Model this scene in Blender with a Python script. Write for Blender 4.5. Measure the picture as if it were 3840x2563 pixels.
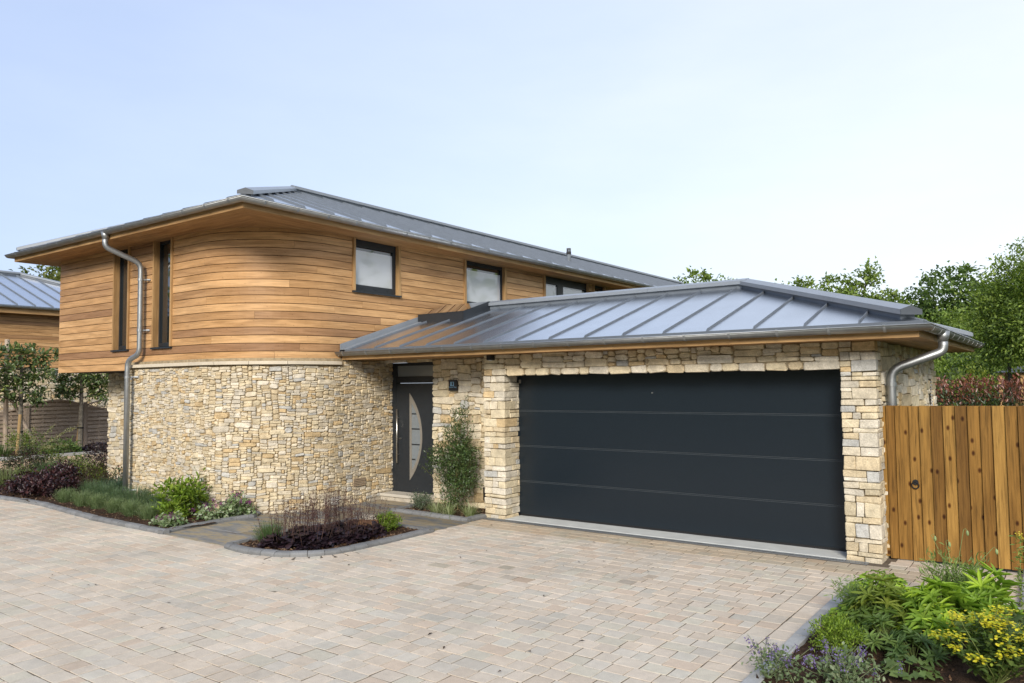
import bpy, math, random
import numpy as np
from mathutils import Matrix, Vector

for o in list(bpy.data.objects):
    bpy.data.objects.remove(o)
SC = bpy.context.scene
COL = SC.collection
R = math.radians

# ------------------------------------------------------------------ camera, sky, sun, exposure
cam_d = bpy.data.cameras.new('camera')
cam_d.sensor_width = 36.0
cam_d.lens = 36.0 * 2884.9 / 3840.0
cam_d.clip_start = 0.05
cam_d.clip_end = 3000.0
cam = bpy.data.objects.new('camera', cam_d)
COL.objects.link(cam)
_y, _p, _r = R(36.0447), R(3.2181), R(-0.573)
_f = Vector((-math.sin(_y) * math.cos(_p), math.cos(_y) * math.cos(_p), math.sin(_p)))
_rt = Vector((math.cos(_y), math.sin(_y), 0))
_up = _rt.cross(_f)
_r2 = _rt * math.cos(_r) + _up * math.sin(_r)
_u2 = _up * math.cos(_r) - _rt * math.sin(_r)
M = Matrix((_r2, _u2, -_f)).transposed().to_4x4()
M.translation = Vector((0, 0, 2.0))
cam.matrix_world = M
SC.camera = cam

SUN_EL, SUN_AZ = R(26), R(151)          # azimuth clockwise from +Y: the sun stands in front of the house, to the right
world = bpy.data.worlds.new('World')
SC.world = world
world.use_nodes = True
wn, wl = world.node_tree.nodes, world.node_tree.links
wn.clear()
w_out = wn.new('ShaderNodeOutputWorld')
w_bg = wn.new('ShaderNodeBackground')
w_bg.inputs['Strength'].default_value = 0.1
w_sky = wn.new('ShaderNodeTexSky')
w_sky.sky_type = 'NISHITA'
w_sky.sun_disc = False
w_sky.sun_elevation = SUN_EL
w_sky.sun_rotation = SUN_AZ
w_sky.dust_density = 1.5
w_sky.ozone_density = 1.4
w_tc = wn.new('ShaderNodeTexCoord')
w_dot = wn.new('ShaderNodeVectorMath'); w_dot.operation = 'DOT_PRODUCT'
w_dot.inputs[1].default_value = (0.557, 0.743, -0.371)
wl.new(w_tc.outputs['Generated'], w_dot.inputs[0])
w_map = wn.new('ShaderNodeMapping'); w_map.inputs['Scale'].default_value = (1.6, 1.6, 5.0)
wl.new(w_tc.outputs['Generated'], w_map.inputs['Vector'])
w_noise = wn.new('ShaderNodeTexNoise')
w_noise.inputs['Scale'].default_value = 2.2
w_noise.inputs['Detail'].default_value = 6.0
w_noise.inputs['Roughness'].default_value = 0.55
wl.new(w_map.outputs['Vector'], w_noise.inputs['Vector'])
w_mr = wn.new('ShaderNodeMapRange'); w_mr.interpolation_type = 'SMOOTHSTEP'
w_mr.inputs['From Min'].default_value = -0.75
w_mr.inputs['From Max'].default_value = 0.9
wl.new(w_dot.outputs['Value'], w_mr.inputs['Value'])
w_nm = wn.new('ShaderNodeMath'); w_nm.operation = 'MULTIPLY_ADD'
w_nm.inputs[1].default_value = 0.34; w_nm.inputs[2].default_value = -0.17
wl.new(w_noise.outputs['Fac'], w_nm.inputs[0])
w_add = wn.new('ShaderNodeMath'); w_add.operation = 'ADD'; w_add.use_clamp = True
wl.new(w_mr.outputs['Result'], w_add.inputs[0]); wl.new(w_nm.outputs[0], w_add.inputs[1])
w_cr = wn.new('ShaderNodeValToRGB')      # thin high cloud: light blue veil to white overcast
w_cr.color_ramp.elements[0].position = 0.0; w_cr.color_ramp.elements[0].color = (1.92, 2.36, 3.4, 1)
w_cr.color_ramp.elements[1].position = 1.0; w_cr.color_ramp.elements[1].color = (3.65, 3.8, 4.0, 1)
e_ = w_cr.color_ramp.elements.new(0.55); e_.color = (2.72, 3.08, 3.75, 1)
wl.new(w_add.outputs[0], w_cr.inputs['Fac'])
w_mix = wn.new('ShaderNodeMixRGB')
w_mix.inputs['Fac'].default_value = 0.86
wl.new(w_sky.outputs['Color'], w_mix.inputs['Color1']); wl.new(w_cr.outputs['Color'], w_mix.inputs['Color2'])
wl.new(w_mix.outputs['Color'], w_bg.inputs['Color'])
wl.new(w_bg.outputs['Background'], w_out.inputs['Surface'])

sun_d = bpy.data.lights.new('sun', 'SUN')
sun_d.energy = 1.5
sun_d.angle = R(18)
sun_d.color = (1.0, 0.93, 0.82)
sun = bpy.data.objects.new('sun', sun_d)
COL.objects.link(sun)
sd = Vector((math.sin(SUN_AZ) * math.cos(SUN_EL), math.cos(SUN_AZ) * math.cos(SUN_EL), math.sin(SUN_EL)))
sun.rotation_euler = sd.to_track_quat('Z', 'Y').to_euler()
sun.location = sd * 30

SC.view_settings.view_transform = 'Standard'
SC.view_settings.look = 'None'
SC.view_settings.exposure = 1.5
SC.view_settings.gamma = 1.0
SC.view_settings.use_curve_mapping = False

# ------------------------------------------------------------------ helpers
rng = np.random.default_rng(7)
random.seed(7)


def wloc(o):
    v = Vector((0, 0, 0))
    while o is not None:
        v += o.location
        o = o.parent
    return v


def put(o, parent=None):
    COL.objects.link(o)
    if parent is not None:
        o.parent = parent
        o.location = -wloc(parent)
    return o


def thing(name, label, cat, loc, group=None):
    o = bpy.data.objects.new(name, None)
    o.empty_display_size = 0.2
    COL.objects.link(o)
    o.location = loc
    o['label'] = label
    o['category'] = cat
    if group:
        o['group'] = group
    return o


def mk(name, V, F, mat, parent=None, cols=None, uv=None, smooth=False, kind=None):
    me = bpy.data.meshes.new(name)
    if isinstance(F, np.ndarray):
        V = np.asarray(V, np.float32)
        n, k = F.shape
        me.vertices.add(len(V)); me.vertices.foreach_set('co', V.ravel())
        me.loops.add(n * k); me.loops.foreach_set('vertex_index', F.astype(np.int32).ravel())
        me.polygons.add(n); me.polygons.foreach_set('loop_start', np.arange(0, n * k, k, dtype=np.int32))
        me.update(calc_edges=True)
        cnt = np.full(n, k)
    else:
        me.from_pydata([tuple(v) for v in V], [], F)
        me.update()
        cnt = np.array([len(f) for f in F])
    if cols is not None:
        c = np.asarray(cols, np.float32)
        if c.ndim == 1:
            c = np.repeat(c[None, :], len(cnt), 0)
        c4 = np.ones((len(c), 4), np.float32); c4[:, :3] = c
        a = me.color_attributes.new('tint', 'FLOAT_COLOR', 'CORNER')
        a.data.foreach_set('color', np.repeat(c4, cnt, axis=0).ravel())
    if uv is not None:
        u = me.uv_layers.new(name='UVMap')
        u.data.foreach_set('uv', np.asarray(uv, np.float32).ravel())
    if smooth:
        me.polygons.foreach_set('use_smooth', np.ones(len(cnt), bool))
    me.materials.append(mat)
    o = bpy.data.objects.new(name, me)
    put(o, parent)
    if name == 'flowers':
        kind = 'stuff'
    if kind:
        o['kind'] = kind
    return o


class MB:
    """collects polygons of one mesh"""
    def __init__(s):
        s.v, s.f, s.c = [], [], []

    def add(s, V, F, col=(1, 1, 1)):
        b = len(s.v)
        s.v.extend(V)
        for f in F:
            s.f.append(tuple(i + b for i in f)); s.c.append(col)

    def box(s, x0, x1, y0, y1, z0, z1, col=(1, 1, 1)):
        s.add([(x0, y0, z0), (x1, y0, z0), (x1, y1, z0), (x0, y1, z0), (x0, y0, z1), (x1, y0, z1), (x1, y1, z1), (x0, y1, z1)],
              [(0, 3, 2, 1), (4, 5, 6, 7), (0, 1, 5, 4), (1, 2, 6, 5), (2, 3, 7, 6), (3, 0, 4, 7)], col)

    def bevbox(s, x0, x1, y0, y1, z0, z1, b=0.006, col=(1, 1, 1)):
        b = min(b, (x1 - x0) * .4, (y1 - y0) * .4, (z1 - z0) * .4)
        V = []
        for x, sx in ((x0, 1), (x1, -1)):
            for y, sy in ((y0, 1), (y1, -1)):
                for z, sz in ((z0, 1), (z1, -1)):
                    V += [(x, y + sy * b, z + sz * b), (x + sx * b, y, z + sz * b), (x + sx * b, y + sy * b, z)]
        s.add(V, BEVF, col)

    def prism(s, poly, d, col=(1, 1, 1)):
        """poly: list of 3d points, extruded by vector d"""
        n = len(poly)
        V = list(poly) + [tuple(np.add(p, d)) for p in poly]
        F = [tuple(range(n))[::-1], tuple(range(n, 2 * n))] + [(i, (i + 1) % n, n + (i + 1) % n, n + i) for i in range(n)]
        s.add(V, F, col)

    def tube(s, path, r, n=8, col=(1, 1, 1), r1=None, cap=True):
        path = [np.array(p, float) for p in path]
        m = len(path)
        V = []
        up = np.array((0, 0, 1.0))
        a = None
        for i, p in enumerate(path):
            t = path[min(i + 1, m - 1)] - path[max(i - 1, 0)]
            t = t / (np.linalg.norm(t) + 1e-9)
            if a is None:
                a = np.cross(t, up if abs(t[2]) < .9 else np.array((1.0, 0, 0)))
            a = a - t * (a @ t); a = a / (np.linalg.norm(a) + 1e-9)
            b = np.cross(t, a)
            rr = r if r1 is None else r + (r1 - r) * i / (m - 1)
            for k in range(n):
                w = 2 * math.pi * k / n
                V.append(tuple(p + rr * (a * math.cos(w) + b * math.sin(w))))
        F = []
        for i in range(m - 1):
            for k in range(n):
                k2 = (k + 1) % n
                F.append((i * n + k, i * n + k2, (i + 1) * n + k2, (i + 1) * n + k))
        if cap:
            F.append(tuple(range(n))[::-1]); F.append(tuple(range((m - 1) * n, m * n)))
        s.add(V, F, col)

    def sweep(s, prof, line, z0=0.0, col=(1, 1, 1), left=True, caps=True):
        """prof: closed list of (outward, up); line: xy points; outward is to the right of travel"""
        L = [np.array(p[:2], float) for p in line]
        m, n = len(L), len(prof)
        V = []
        for i, p in enumerate(L):
            d0 = L[i] - L[i - 1] if i > 0 else L[1] - L[0]
            d1 = L[i + 1] - L[i] if i < m - 1 else L[i] - L[i - 1]
            d0 = d0 / np.linalg.norm(d0); d1 = d1 / np.linalg.norm(d1)
            n0 = np.array((d0[1], -d0[0])); n1 = np.array((d1[1], -d1[0]))
            b = n0 + n1; b = b / np.linalg.norm(b)
            k = 1.0 / max(.3, b @ n0)
            zz = line[i][2] if len(line[i]) > 2 else z0
            for a, h in prof:
                q = p + b * k * a
                V.append((q[0], q[1], zz + h))
        F = []
        for i in range(m - 1):
            for k in range(n):
                k2 = (k + 1) % n
                F.append((i * n + k, (i + 1) * n + k, (i + 1) * n + k2, i * n + k2))
        if caps:
            F.append(tuple(range(n))); F.append(tuple(range((m - 1) * n, m * n))[::-1])
        s.add(V, F, col)

    def build(s, name, mat, parent=None, smooth=False, kind=None, tint=True):
        return mk(name, s.v, s.f, mat, parent, np.array(s.c) if tint else None, None, smooth, kind)


def _bevf():
    def q(ix, iy, iz, ax):
        return ((ix * 2 + iy) * 2 + iz) * 3 + ax
    F = []
    for ix in (0, 1):
        F.append([q(ix, 0, 0, 0), q(ix, 1, 0, 0), q(ix, 1, 1, 0), q(ix, 0, 1, 0)])
    for iy in (0, 1):
        F.append([q(0, iy, 0, 1), q(1, iy, 0, 1), q(1, iy, 1, 1), q(0, iy, 1, 1)])
    for iz in (0, 1):
        F.append([q(0, 0, iz, 2), q(1, 0, iz, 2), q(1, 1, iz, 2), q(0, 1, iz, 2)])
    for iy in (0, 1):
        for iz in (0, 1):
            F.append([q(0, iy, iz, 1), q(1, iy, iz, 1), q(1, iy, iz, 2), q(0, iy, iz, 2)])
    for ix in (0, 1):
        for iz in (0, 1):
            F.append([q(ix, 0, iz, 0), q(ix, 1, iz, 0), q(ix, 1, iz, 2), q(ix, 0, iz, 2)])
    for ix in (0, 1):
        for iy in (0, 1):
            F.append([q(ix, iy, 0, 0), q(ix, iy, 1, 0), q(ix, iy, 1, 1), q(ix, iy, 0, 1)])
            for iz in (0, 1):
                F.append([q(ix, iy, iz, 0), q(ix, iy, iz, 1), q(ix, iy, iz, 2)])
    # orient outward using a unit box
    V = []
    b = .2
    for x, sx in ((0, 1), (1, -1)):
        for y, sy in ((0, 1), (1, -1)):
            for z, sz in ((0, 1), (1, -1)):
                V += [(x, y + sy * b, z + sz * b), (x + sx * b, y, z + sz * b), (x + sx * b, y + sy * b, z)]
    V = np.array(V) - .5
    out = []
    for f in F:
        nrm = np.cross(V[f[1]] - V[f[0]], V[f[2]] - V[f[0]])
        out.append(tuple(f) if nrm @ V[f].mean(0) > 0 else tuple(f[::-1]))
    return out


BEVF = _bevf()


# ------------------------------------------------------------------ materials
def nmat(name):
    m = bpy.data.materials.new(name)
    m.use_nodes = True
    nt = m.node_tree
    b = nt.nodes['Principled BSDF']
    return m, nt, b


def nd(nt, typ, **kw):
    n = nt.nodes.new(typ)
    for k, v in kw.items():
        if k in n.inputs:
            n.inputs[k].default_value = v
        else:
            setattr(n, k, v)
    return n


def noise(nt, scale, detail=4, rough=.55, coord='Object', stretch=None):
    tc = nd(nt, 'ShaderNodeTexCoord')
    src = tc.outputs[coord]
    if stretch:
        mp = nd(nt, 'ShaderNodeMapping'); mp.inputs['Scale'].default_value = stretch
        nt.links.new(src, mp.inputs['Vector']); src = mp.outputs['Vector']
    n = nd(nt, 'ShaderNodeTexNoise', Scale=scale, Detail=detail, Roughness=rough)
    nt.links.new(src, n.inputs['Vector'])
    return n


def ramp(nt, src, stops):
    r = nd(nt, 'ShaderNodeValToRGB')
    el = r.color_ramp.elements
    while len(el) < len(stops):
        el.new(.5)
    for e, (p, c) in zip(el, stops):
        e.position = p
        e.color = (*c, 1) if len(c) == 3 else c
    nt.links.new(src, r.inputs['Fac'])
    return r


def mixc(nt, a, b, fac=1.0, mode='MULTIPLY'):
    m = nd(nt, 'ShaderNodeMixRGB', blend_type=mode)
    for k, v in (('Color1', a), ('Color2', b), ('Fac', fac)):
        if hasattr(v, 'is_linked') or hasattr(v, 'links'):
            nt.links.new(v, m.inputs[k])
        elif k == 'Fac':
            m.inputs[k].default_value = v
        else:
            m.inputs[k].default_value = (*v, 1)
    return m.outputs['Color']


def bump(nt, b, src, strength=.3, dist=.01):
    n = nd(nt, 'ShaderNodeBump', Strength=strength, Distance=dist)
    nt.links.new(src, n.inputs['Height']); nt.links.new(n.outputs['Normal'], b.inputs['Normal'])


def tint_mat(name, rough=.85, n1=(6, .7, 1.25), n2=(60, .8, 1.15), bmp=(.5, .01, 35), spec=.3, n3=None):
    m, nt, b = nmat(name)
    at = nd(nt, 'ShaderNodeAttribute', attribute_name='tint')
    a = noise(nt, n1[0], 5)
    ra = ramp(nt, a.outputs['Fac'], [(.3, (n1[1],) * 3), (.7, (n1[2],) * 3)])
    c = mixc(nt, at.outputs['Color'], ra.outputs['Color'])
    d = noise(nt, n2[0], 3)
    rd = ramp(nt, d.outputs['Fac'], [(.3, (n2[1],) * 3), (.7, (n2[2],) * 3)])
    c = mixc(nt, c, rd.outputs['Color'])
    if n3:
        g3 = noise(nt, n3[0], 4)
        r3 = ramp(nt, g3.outputs['Fac'], [(.3, (n3[1],) * 3), (.7, (n3[2],) * 3)])
        c = mixc(nt, c, r3.outputs['Color'])
    nt.links.new(c, b.inputs['Base Color'])
    b.inputs['Roughness'].default_value = rough
    b.inputs['Specular IOR Level'].default_value = spec
    if bmp:
        e = noise(nt, bmp[2], 6, .65)
        bump(nt, b, e.outputs['Fac'], bmp[0], bmp[1])
    return m


def flat_mat(name, col, rough=.5, metal=0.0, spec=.5, var=.12, scale=8.0, bmp=None):
    m, nt, b = nmat(name)
    a = noise(nt, scale, 5)
    r = ramp(nt, a.outputs['Fac'], [(.3, tuple(x * (1 - var) for x in col)), (.7, tuple(x * (1 + var) for x in col))])
    nt.links.new(r.outputs['Color'], b.inputs['Base Color'])
    b.inputs['Roughness'].default_value = rough
    b.inputs['Metallic'].default_value = metal
    b.inputs['Specular IOR Level'].default_value = spec
    if bmp:
        e = noise(nt, bmp[2], 4)
        bump(nt, b, e.outputs['Fac'], bmp[0], bmp[1])
    return m


def wood_mat(name, stops, rough=.55, knots=True, grain=.35, kmapv=(1.0, 2.6, 1), spec=.25):
    """UV: u along the grain in metres, v across; one random tone per board"""
    m, nt, b = nmat(name)
    uv = nd(nt, 'ShaderNodeUVMap')
    oi = nd(nt, 'ShaderNodeObjectInfo')
    off = nd(nt, 'ShaderNodeVectorMath', operation='MULTIPLY_ADD')
    comb = nd(nt, 'ShaderNodeCombineXYZ')
    nt.links.new(oi.outputs['Random'], comb.inputs[0]); nt.links.new(oi.outputs['Random'], comb.inputs[2])
    off.inputs[1].default_value = (37, 0, 91)
    nt.links.new(comb.outputs[0], off.inputs[0]); nt.links.new(uv.outputs['UV'], off.inputs[2])
    mp = nd(nt, 'ShaderNodeMapping'); mp.inputs['Scale'].default_value = (1.1, 26, 1)
    nt.links.new(off.outputs[0], mp.inputs['Vector'])
    g = nd(nt, 'ShaderNodeTexNoise', Scale=2.2, Detail=6, Roughness=.6, Distortion=.6)
    nt.links.new(mp.outputs[0], g.inputs['Vector'])
    wv = nd(nt, 'ShaderNodeMapping'); wv.inputs['Scale'].default_value = (.55, 5, 1)
    nt.links.new(off.outputs[0], wv.inputs['Vector'])
    g2 = nd(nt, 'ShaderNodeTexNoise', Scale=1.6, Detail=3, Roughness=.5, Distortion=1.2)
    nt.links.new(wv.outputs[0], g2.inputs['Vector'])
    base = ramp(nt, oi.outputs['Random'], stops)
    rg = ramp(nt, g.outputs['Fac'], [(.3, (1 - grain,) * 3), (.52, (1, 1, 1)), (.75, (1 + grain * .45,) * 3)])
    c = mixc(nt, base.outputs['Color'], rg.outputs['Color'])
    rg2 = ramp(nt, g2.outputs['Fac'], [(.35, (.8, .76, .7)), (.62, (1.1, 1.1, 1.1))])
    c = mixc(nt, c, rg2.outputs['Color'])
    if knots:
        kp = nd(nt, 'ShaderNodeMapping'); kp.inputs['Scale'].default_value = kmapv
        nt.links.new(off.outputs[0], kp.inputs['Vector'])
        vo = nd(nt, 'ShaderNodeTexVoronoi', voronoi_dimensions='2D', Scale=2.6)
        nt.links.new(kp.outputs[0], vo.inputs['Vector'])
        rk = ramp(nt, vo.outputs['Distance'], [(.0, (.12, .07, .04)), (knots * .75, (.3, .2, .12)), (knots * 1.6, (1, 1, 1))])
        c = mixc(nt, c, rk.outputs['Color'])
    nt.links.new(c, b.inputs['Base Color'])
    b.inputs['Roughness'].default_value = rough
    b.inputs['Specular IOR Level'].default_value = spec
    bump(nt, b, g.outputs['Fac'], .25, .004)
    return m


def leaf_mat(name, rough=.5, trans=.3, spec=.4):
    m, nt, b = nmat(name)
    at = nd(nt, 'ShaderNodeAttribute', attribute_name='tint')
    nt.links.new(at.outputs['Color'], b.inputs['Base Color'])
    b.inputs['Roughness'].default_value = rough
    b.inputs['Specular IOR Level'].default_value = spec
    t = nd(nt, 'ShaderNodeBsdfTranslucent')
    c = mixc(nt, at.outputs['Color'], (1.3, 1.35, .7))
    nt.links.new(c, t.inputs['Color'])
    mx = nd(nt, 'ShaderNodeMixShader'); mx.inputs[0].default_value = trans
    nt.links.new(b.outputs[0], mx.inputs[1]); nt.links.new(t.outputs[0], mx.inputs[2])
    nt.links.new(mx.outputs[0], nt.nodes['Material Output'].inputs['Surface'])
    return m


def glass_mat(name, col, rough=.03):
    m, nt, b = nmat(name)
    b.inputs['Base Color'].default_value = (*col, 1)
    b.inputs['Roughness'].default_value = rough
    b.inputs['Specular IOR Level'].default_value = .8
    b.inputs['Coat Weight'].default_value = 1.0
    b.inputs['Coat Roughness'].default_value = .02
    e = noise(nt, 1.3, 2)
    bump(nt, b, e.outputs['Fac'], .05, .02)
    return m


MT = {}
MT['stone'] = tint_mat('walling_stone', .9, (9, .78, 1.2), (70, .82, 1.14), (.75, .02, 28), .2)
MT['mortar'] = flat_mat('wall_core', (.30, .235, .145), .95, var=.3, scale=15)
MT['coping'] = tint_mat('coping_stone', .8, (3, .9, 1.08), (90, .93, 1.06), (.15, .004, 60), .3)
MT['paver'] = tint_mat('paver_concrete', .88, (.8, .84, 1.1), (130, .86, 1.12), (.6, .006, 100), .25, (14, .93, 1.07))
MT['kerb'] = tint_mat('kerb_stone', .85, (6, .85, 1.12), (120, .88, 1.12), (.4, .005, 90), .25)
MT['joint'] = flat_mat('joint_sand', (.10, .078, .054), .95, var=.35, scale=6)
MT['concrete'] = flat_mat('pale_concrete', (.54, .55, .52), .85, var=.1, scale=4, bmp=(.2, .004, 70))
MT['cedar'] = wood_mat('cedar_cladding', [(0, (.29, .160, .084)), (.12, (.39, .225, .106)), (.35, (.465, .270, .122)), (.7, (.515, .302, .138)), (1, (.575, .355, .173))], .45, .018, .3)
MT['soffit'] = wood_mat('cedar_soffit', [(0, (.34, .19, .085)), (1, (.43, .25, .11))], .6, False, .25)
MT['larch'] = wood_mat('timber_trim', [(0, (.36, .215, .095)), (1, (.44, .275, .125))], .6, False, .3)
MT['gate'] = wood_mat('gate_timber', [(0, (.135, .068, .017)), (.5, (.215, .112, .026)), (1, (.30, .17, .044))], .65, .06, .55, (1.0, 1.8, 1), .15)
MT['oldwood'] = wood_mat('weathered_timber', [(0, (.33, .262, .21)), (1, (.43, .35, .28))], .85, .03, .35)
MT['stake'] = wood_mat('round_stake', [(0, (.33, .22, .10)), (1, (.42, .29, .14))], .7, False, .3)
MT['zinc'] = flat_mat('roof_metal', (.62, .645, .68), .24, 1.0, .5, .05, 2.5, (.05, .006, 1.8))
MT['cap'] = flat_mat('ridge_metal', (.20, .222, .25), .34, 0, .6, .06, 3)
MT['end_shade'] = flat_mat('dim_end_metal', (.075, .085, .098), .55, 0, .3, .08, 8)  # dark tone painting the dim reflection on ridge cap ends
MT['strip'] = flat_mat('joint_highlight', (.040, .049, .056), .5, 0, .4)  # lighter tone for painted highlight lines on the garage door
MT['seam'] = flat_mat('seam_dark_reflection', (.115, .132, .155), .5, 0, .4, .08, 6)  # roof metal coloured darker in place of dark reflections on seams and folds
MT['galv'] = flat_mat('galvanised_gutter', (.34, .355, .365), .48, .85, .5, .1, 9)
MT['anth'] = flat_mat('anthracite_paint', (.017, .021, .026), .42, 0, .45, .1, 10)
MT['door'] = flat_mat('garage_door_paint', (.0082, .0138, .0200), .32, 0, .45, .08, 60, (.05, .001, 160))
MT['black'] = flat_mat('black_plastic', (.008, .008, .009), .5)
MT['steel'] = flat_mat('brushed_steel', (.62, .60, .56), .3, 1.0, .5, .05)
MT['taupe'] = flat_mat('brushed_trim', (.36, .34, .305), .4, .6, .5, .05)
MT['glass_dark'] = glass_mat('window_glass', (.012, .016, .018))
MT['glass_frost'] = glass_mat('frosted_glass', (.50, .525, .55), .08)
MT['glass_door'] = glass_mat('obscure_glass', (.17, .195, .215), .3)
MT['glass_roof'] = glass_mat('rooflight_glass', (.02, .024, .03), .01)
MT['soil'] = tint_mat('bark_mulch', .95, (14, .5, 1.5), (90, .5, 1.5), (1, .03, 45), .15)
MT['chip'] = tint_mat('bark_chip', .9, (30, .8, 1.2), (120, .8, 1.2), None, .2)
MT['slate'] = None
MT['leaf'] = leaf_mat('leaf', .5, .38, .3)
MT['leaf_gloss'] = leaf_mat('glossy_leaf', .32, .2, .5)
MT['dark_leaf'] = leaf_mat('purple_leaf', .38, .12, .45)
MT['flower'] = leaf_mat('petal', .6, .3, .2)
MT['bark'] = tint_mat('tree_bark', .95, (12, .6, 1.3), (60, .7, 1.3), (.8, .02, 25), .1)
MT['stem'] = tint_mat('plant_stem', .7, (20, .8, 1.2), (60, .9, 1.1), None, .2)
MT['gravel'] = tint_mat('gravel', .9, (40, .7, 1.3), (140, .6, 1.35), (1, .02, 90), .2)
MT['grass'] = tint_mat('grass_ground', .95, (2, .7, 1.3), (30, .7, 1.3), (.6, .03, 20), .1)


def slate_mat():
    m, nt, b = nmat('slate_paving')
    a = noise(nt, 1.5, 5, .6, 'Object', (1.0, 3.2, 1))
    at = nd(nt, 'ShaderNodeAttribute', attribute_name='tint')
    r = ramp(nt, a.outputs['Fac'], [(.34, (.12, .125, .13)), (.46, (.18, .18, .175)), (.53, (.27, .22, .14)), (.6, (.25, .205, .135)), (.66, (.17, .17, .165)), (.78, (.135, .145, .155))])
    c = mixc(nt, r.outputs['Color'], at.outputs['Color'])
    d = noise(nt, 9, 6, .7, 'Object', (.6, 5, 1))
    rd = ramp(nt, d.outputs['Fac'], [(.35, (.72,) * 3), (.65, (1.22,) * 3)])
    c = mixc(nt, c, rd.outputs['Color'])
    nt.links.new(c, b.inputs['Base Color'])
    b.inputs['Roughness'].default_value = .55
    bump(nt, b, d.outputs['Fac'], .35, .006)
    return m


MT['slate'] = slate_mat()

# ------------------------------------------------------------------ ground, drive, beds
g = MB(); g.add([(-900, -900, -.09), (900, -900, -.09), (900, 900, -.09), (-900, 900, -.09)], [(0, 1, 2, 3)], (.06, .075, .025))
ground = g.build('ground', MT['grass'], kind='structure')

ISLAND = [(-8.75, 7.98), (-8.75, 5.82), (-8.65, 5.735), (-8.4, 5.70), (-8.18, 5.697), (-7.95, 5.725), (-7.70, 5.785), (-7.53, 5.87),
          (-7.398, 5.983), (-7.28, 6.12), (-7.2, 6.278), (-7.16, 6.5), (-7.149, 6.724), (-7.141, 7.25), (-7.15, 7.98)]
LEFTKERB = [(-18.4, 5.85), (-17, 5.85), (-15.85, 5.95), (-15.14, 6.03), (-14.4, 6.01), (-13.67, 5.94), (-12.9, 5.87), (-12.28, 5.82), (-11.6, 5.8), (-10.155, 5.786),
            (-10.25, 6.27), (-10.25, 6.9), (-10.23, 7.3), (-10.42, 7.56)]
ENTRYKERB = [(-8.9, 9.62), (-8.9, 8.88), (-7.25, 8.80), (-7.25, 9.27)]
RIGHTKERB = [(-.45, 8.05), (-1.85, 8.05), (-1.84, 4.6)]


def island_x(y):
    """outermost x of the island at height y of the plan, None when y misses it"""
    xs = []
    n = len(ISLAND)
    for i in range(n):
        a, b = ISLAND[i], ISLAND[(i + 1) % n]
        if (a[1] - y) * (b[1] - y) <= 0 and abs(a[1] - b[1]) > 1e-6:
            xs.append(a[0] + (b[0] - a[0]) * (y - a[1]) / (b[1] - a[1]))
    return (min(xs), max(xs)) if xs else None


dr = MB()
dr.add([(-24, -6, -.0042), (3, -6, -.0042), (3, 9.9, -.0042), (-24, 9.9, -.0042)], [(0, 1, 2, 3)])
drive = dr.build('driveway', MT['joint'], kind='structure', tint=False)

PAL_P = [((0.565, 0.476, 0.372), 5), ((0.553, 0.482, 0.387), 5), ((0.537, 0.482, 0.398), 4), ((0.586, 0.503, 0.402), 4), ((0.537, 0.487, 0.387), 2.4), ((0.521, 0.476, 0.393), 1.0), ((0.57, 0.46, 0.351), 1.6)]
_pw = np.array([w for _, w in PAL_P]); _pw = _pw / _pw.sum()


def paver_col():
    c = np.array(PAL_P[rng.choice(len(PAL_P), p=_pw)][0])
    return tuple(c * rng.uniform(.93, 1.07))


STAINS = [(-5.1, 6.8), (-4.75, 6.55), (-3.65, 7.35), (-3.75, 7.05), (-4.95, 6.1), (-5.35, 5.6), (-5.75, 6.6)]
CAMP = np.array((0, 0, 2.0))
pavers = []


def add_paver(x0, x1, y0, y1, col=None, rot=None):
    cx, cy = (x0 + x1) / 2, (y0 + y1) / 2
    col = col or paver_col()
    for sx, sy in STAINS:
        if abs(cx - sx) < .1 and abs(cy - sy) < .08:
            col = tuple(np.array(col) * np.array((.8, .77, .74)))
    if 8.6 < cy < 9.2:
        col = tuple(np.array(col) * np.array((.9, .86, .78)))
    z = rng.normal(0, .0009)
    j = .0042
    b = .0024
    tl = rng.normal(0, .0008, 4)
    pts = [(x0 + j, y0 + j), (x1 - j, y0 + j), (x1 - j, y1 - j), (x0 + j, y1 - j)]
    if rot is not None:
        pts = rot
    c = np.mean(pts, 0)
    pts = [np.array(p) + rng.normal(0, .0018, 2) for p in pts]
    ins = [p + (c - p) / np.linalg.norm(c - p) * b * 1.4 for p in pts]
    V = [(p[0], p[1], -.03) for p in pts] + [(p[0], p[1], z - .0026 + t) for p, t in zip(pts, tl)] + [(p[0], p[1], z + t) for p, t in zip(ins, tl)]
    F = [(8, 9, 10, 11)]
    for i in range(4):
        k = (i + 1) % 4
        F += [(i, k, 4 + k, 4 + i), (4 + i, 4 + k, 8 + k, 8 + i)]
    d = np.linalg.norm(np.array((c[0], c[1], 0)) - CAMP)
    area = abs((x1 - x0) * (y1 - y0))
    fx = Vector((c[0], c[1], -2.0))
    sx = fx.dot(_r2) / max(.1, fx.dot(_f)); sy = fx.dot(_u2) / max(.1, fx.dot(_f))
    vis = abs(sx) < .66 and abs(sy) < .44
    pavers.append((area / d ** 3 if vis else 0, V, F, col))


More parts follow.
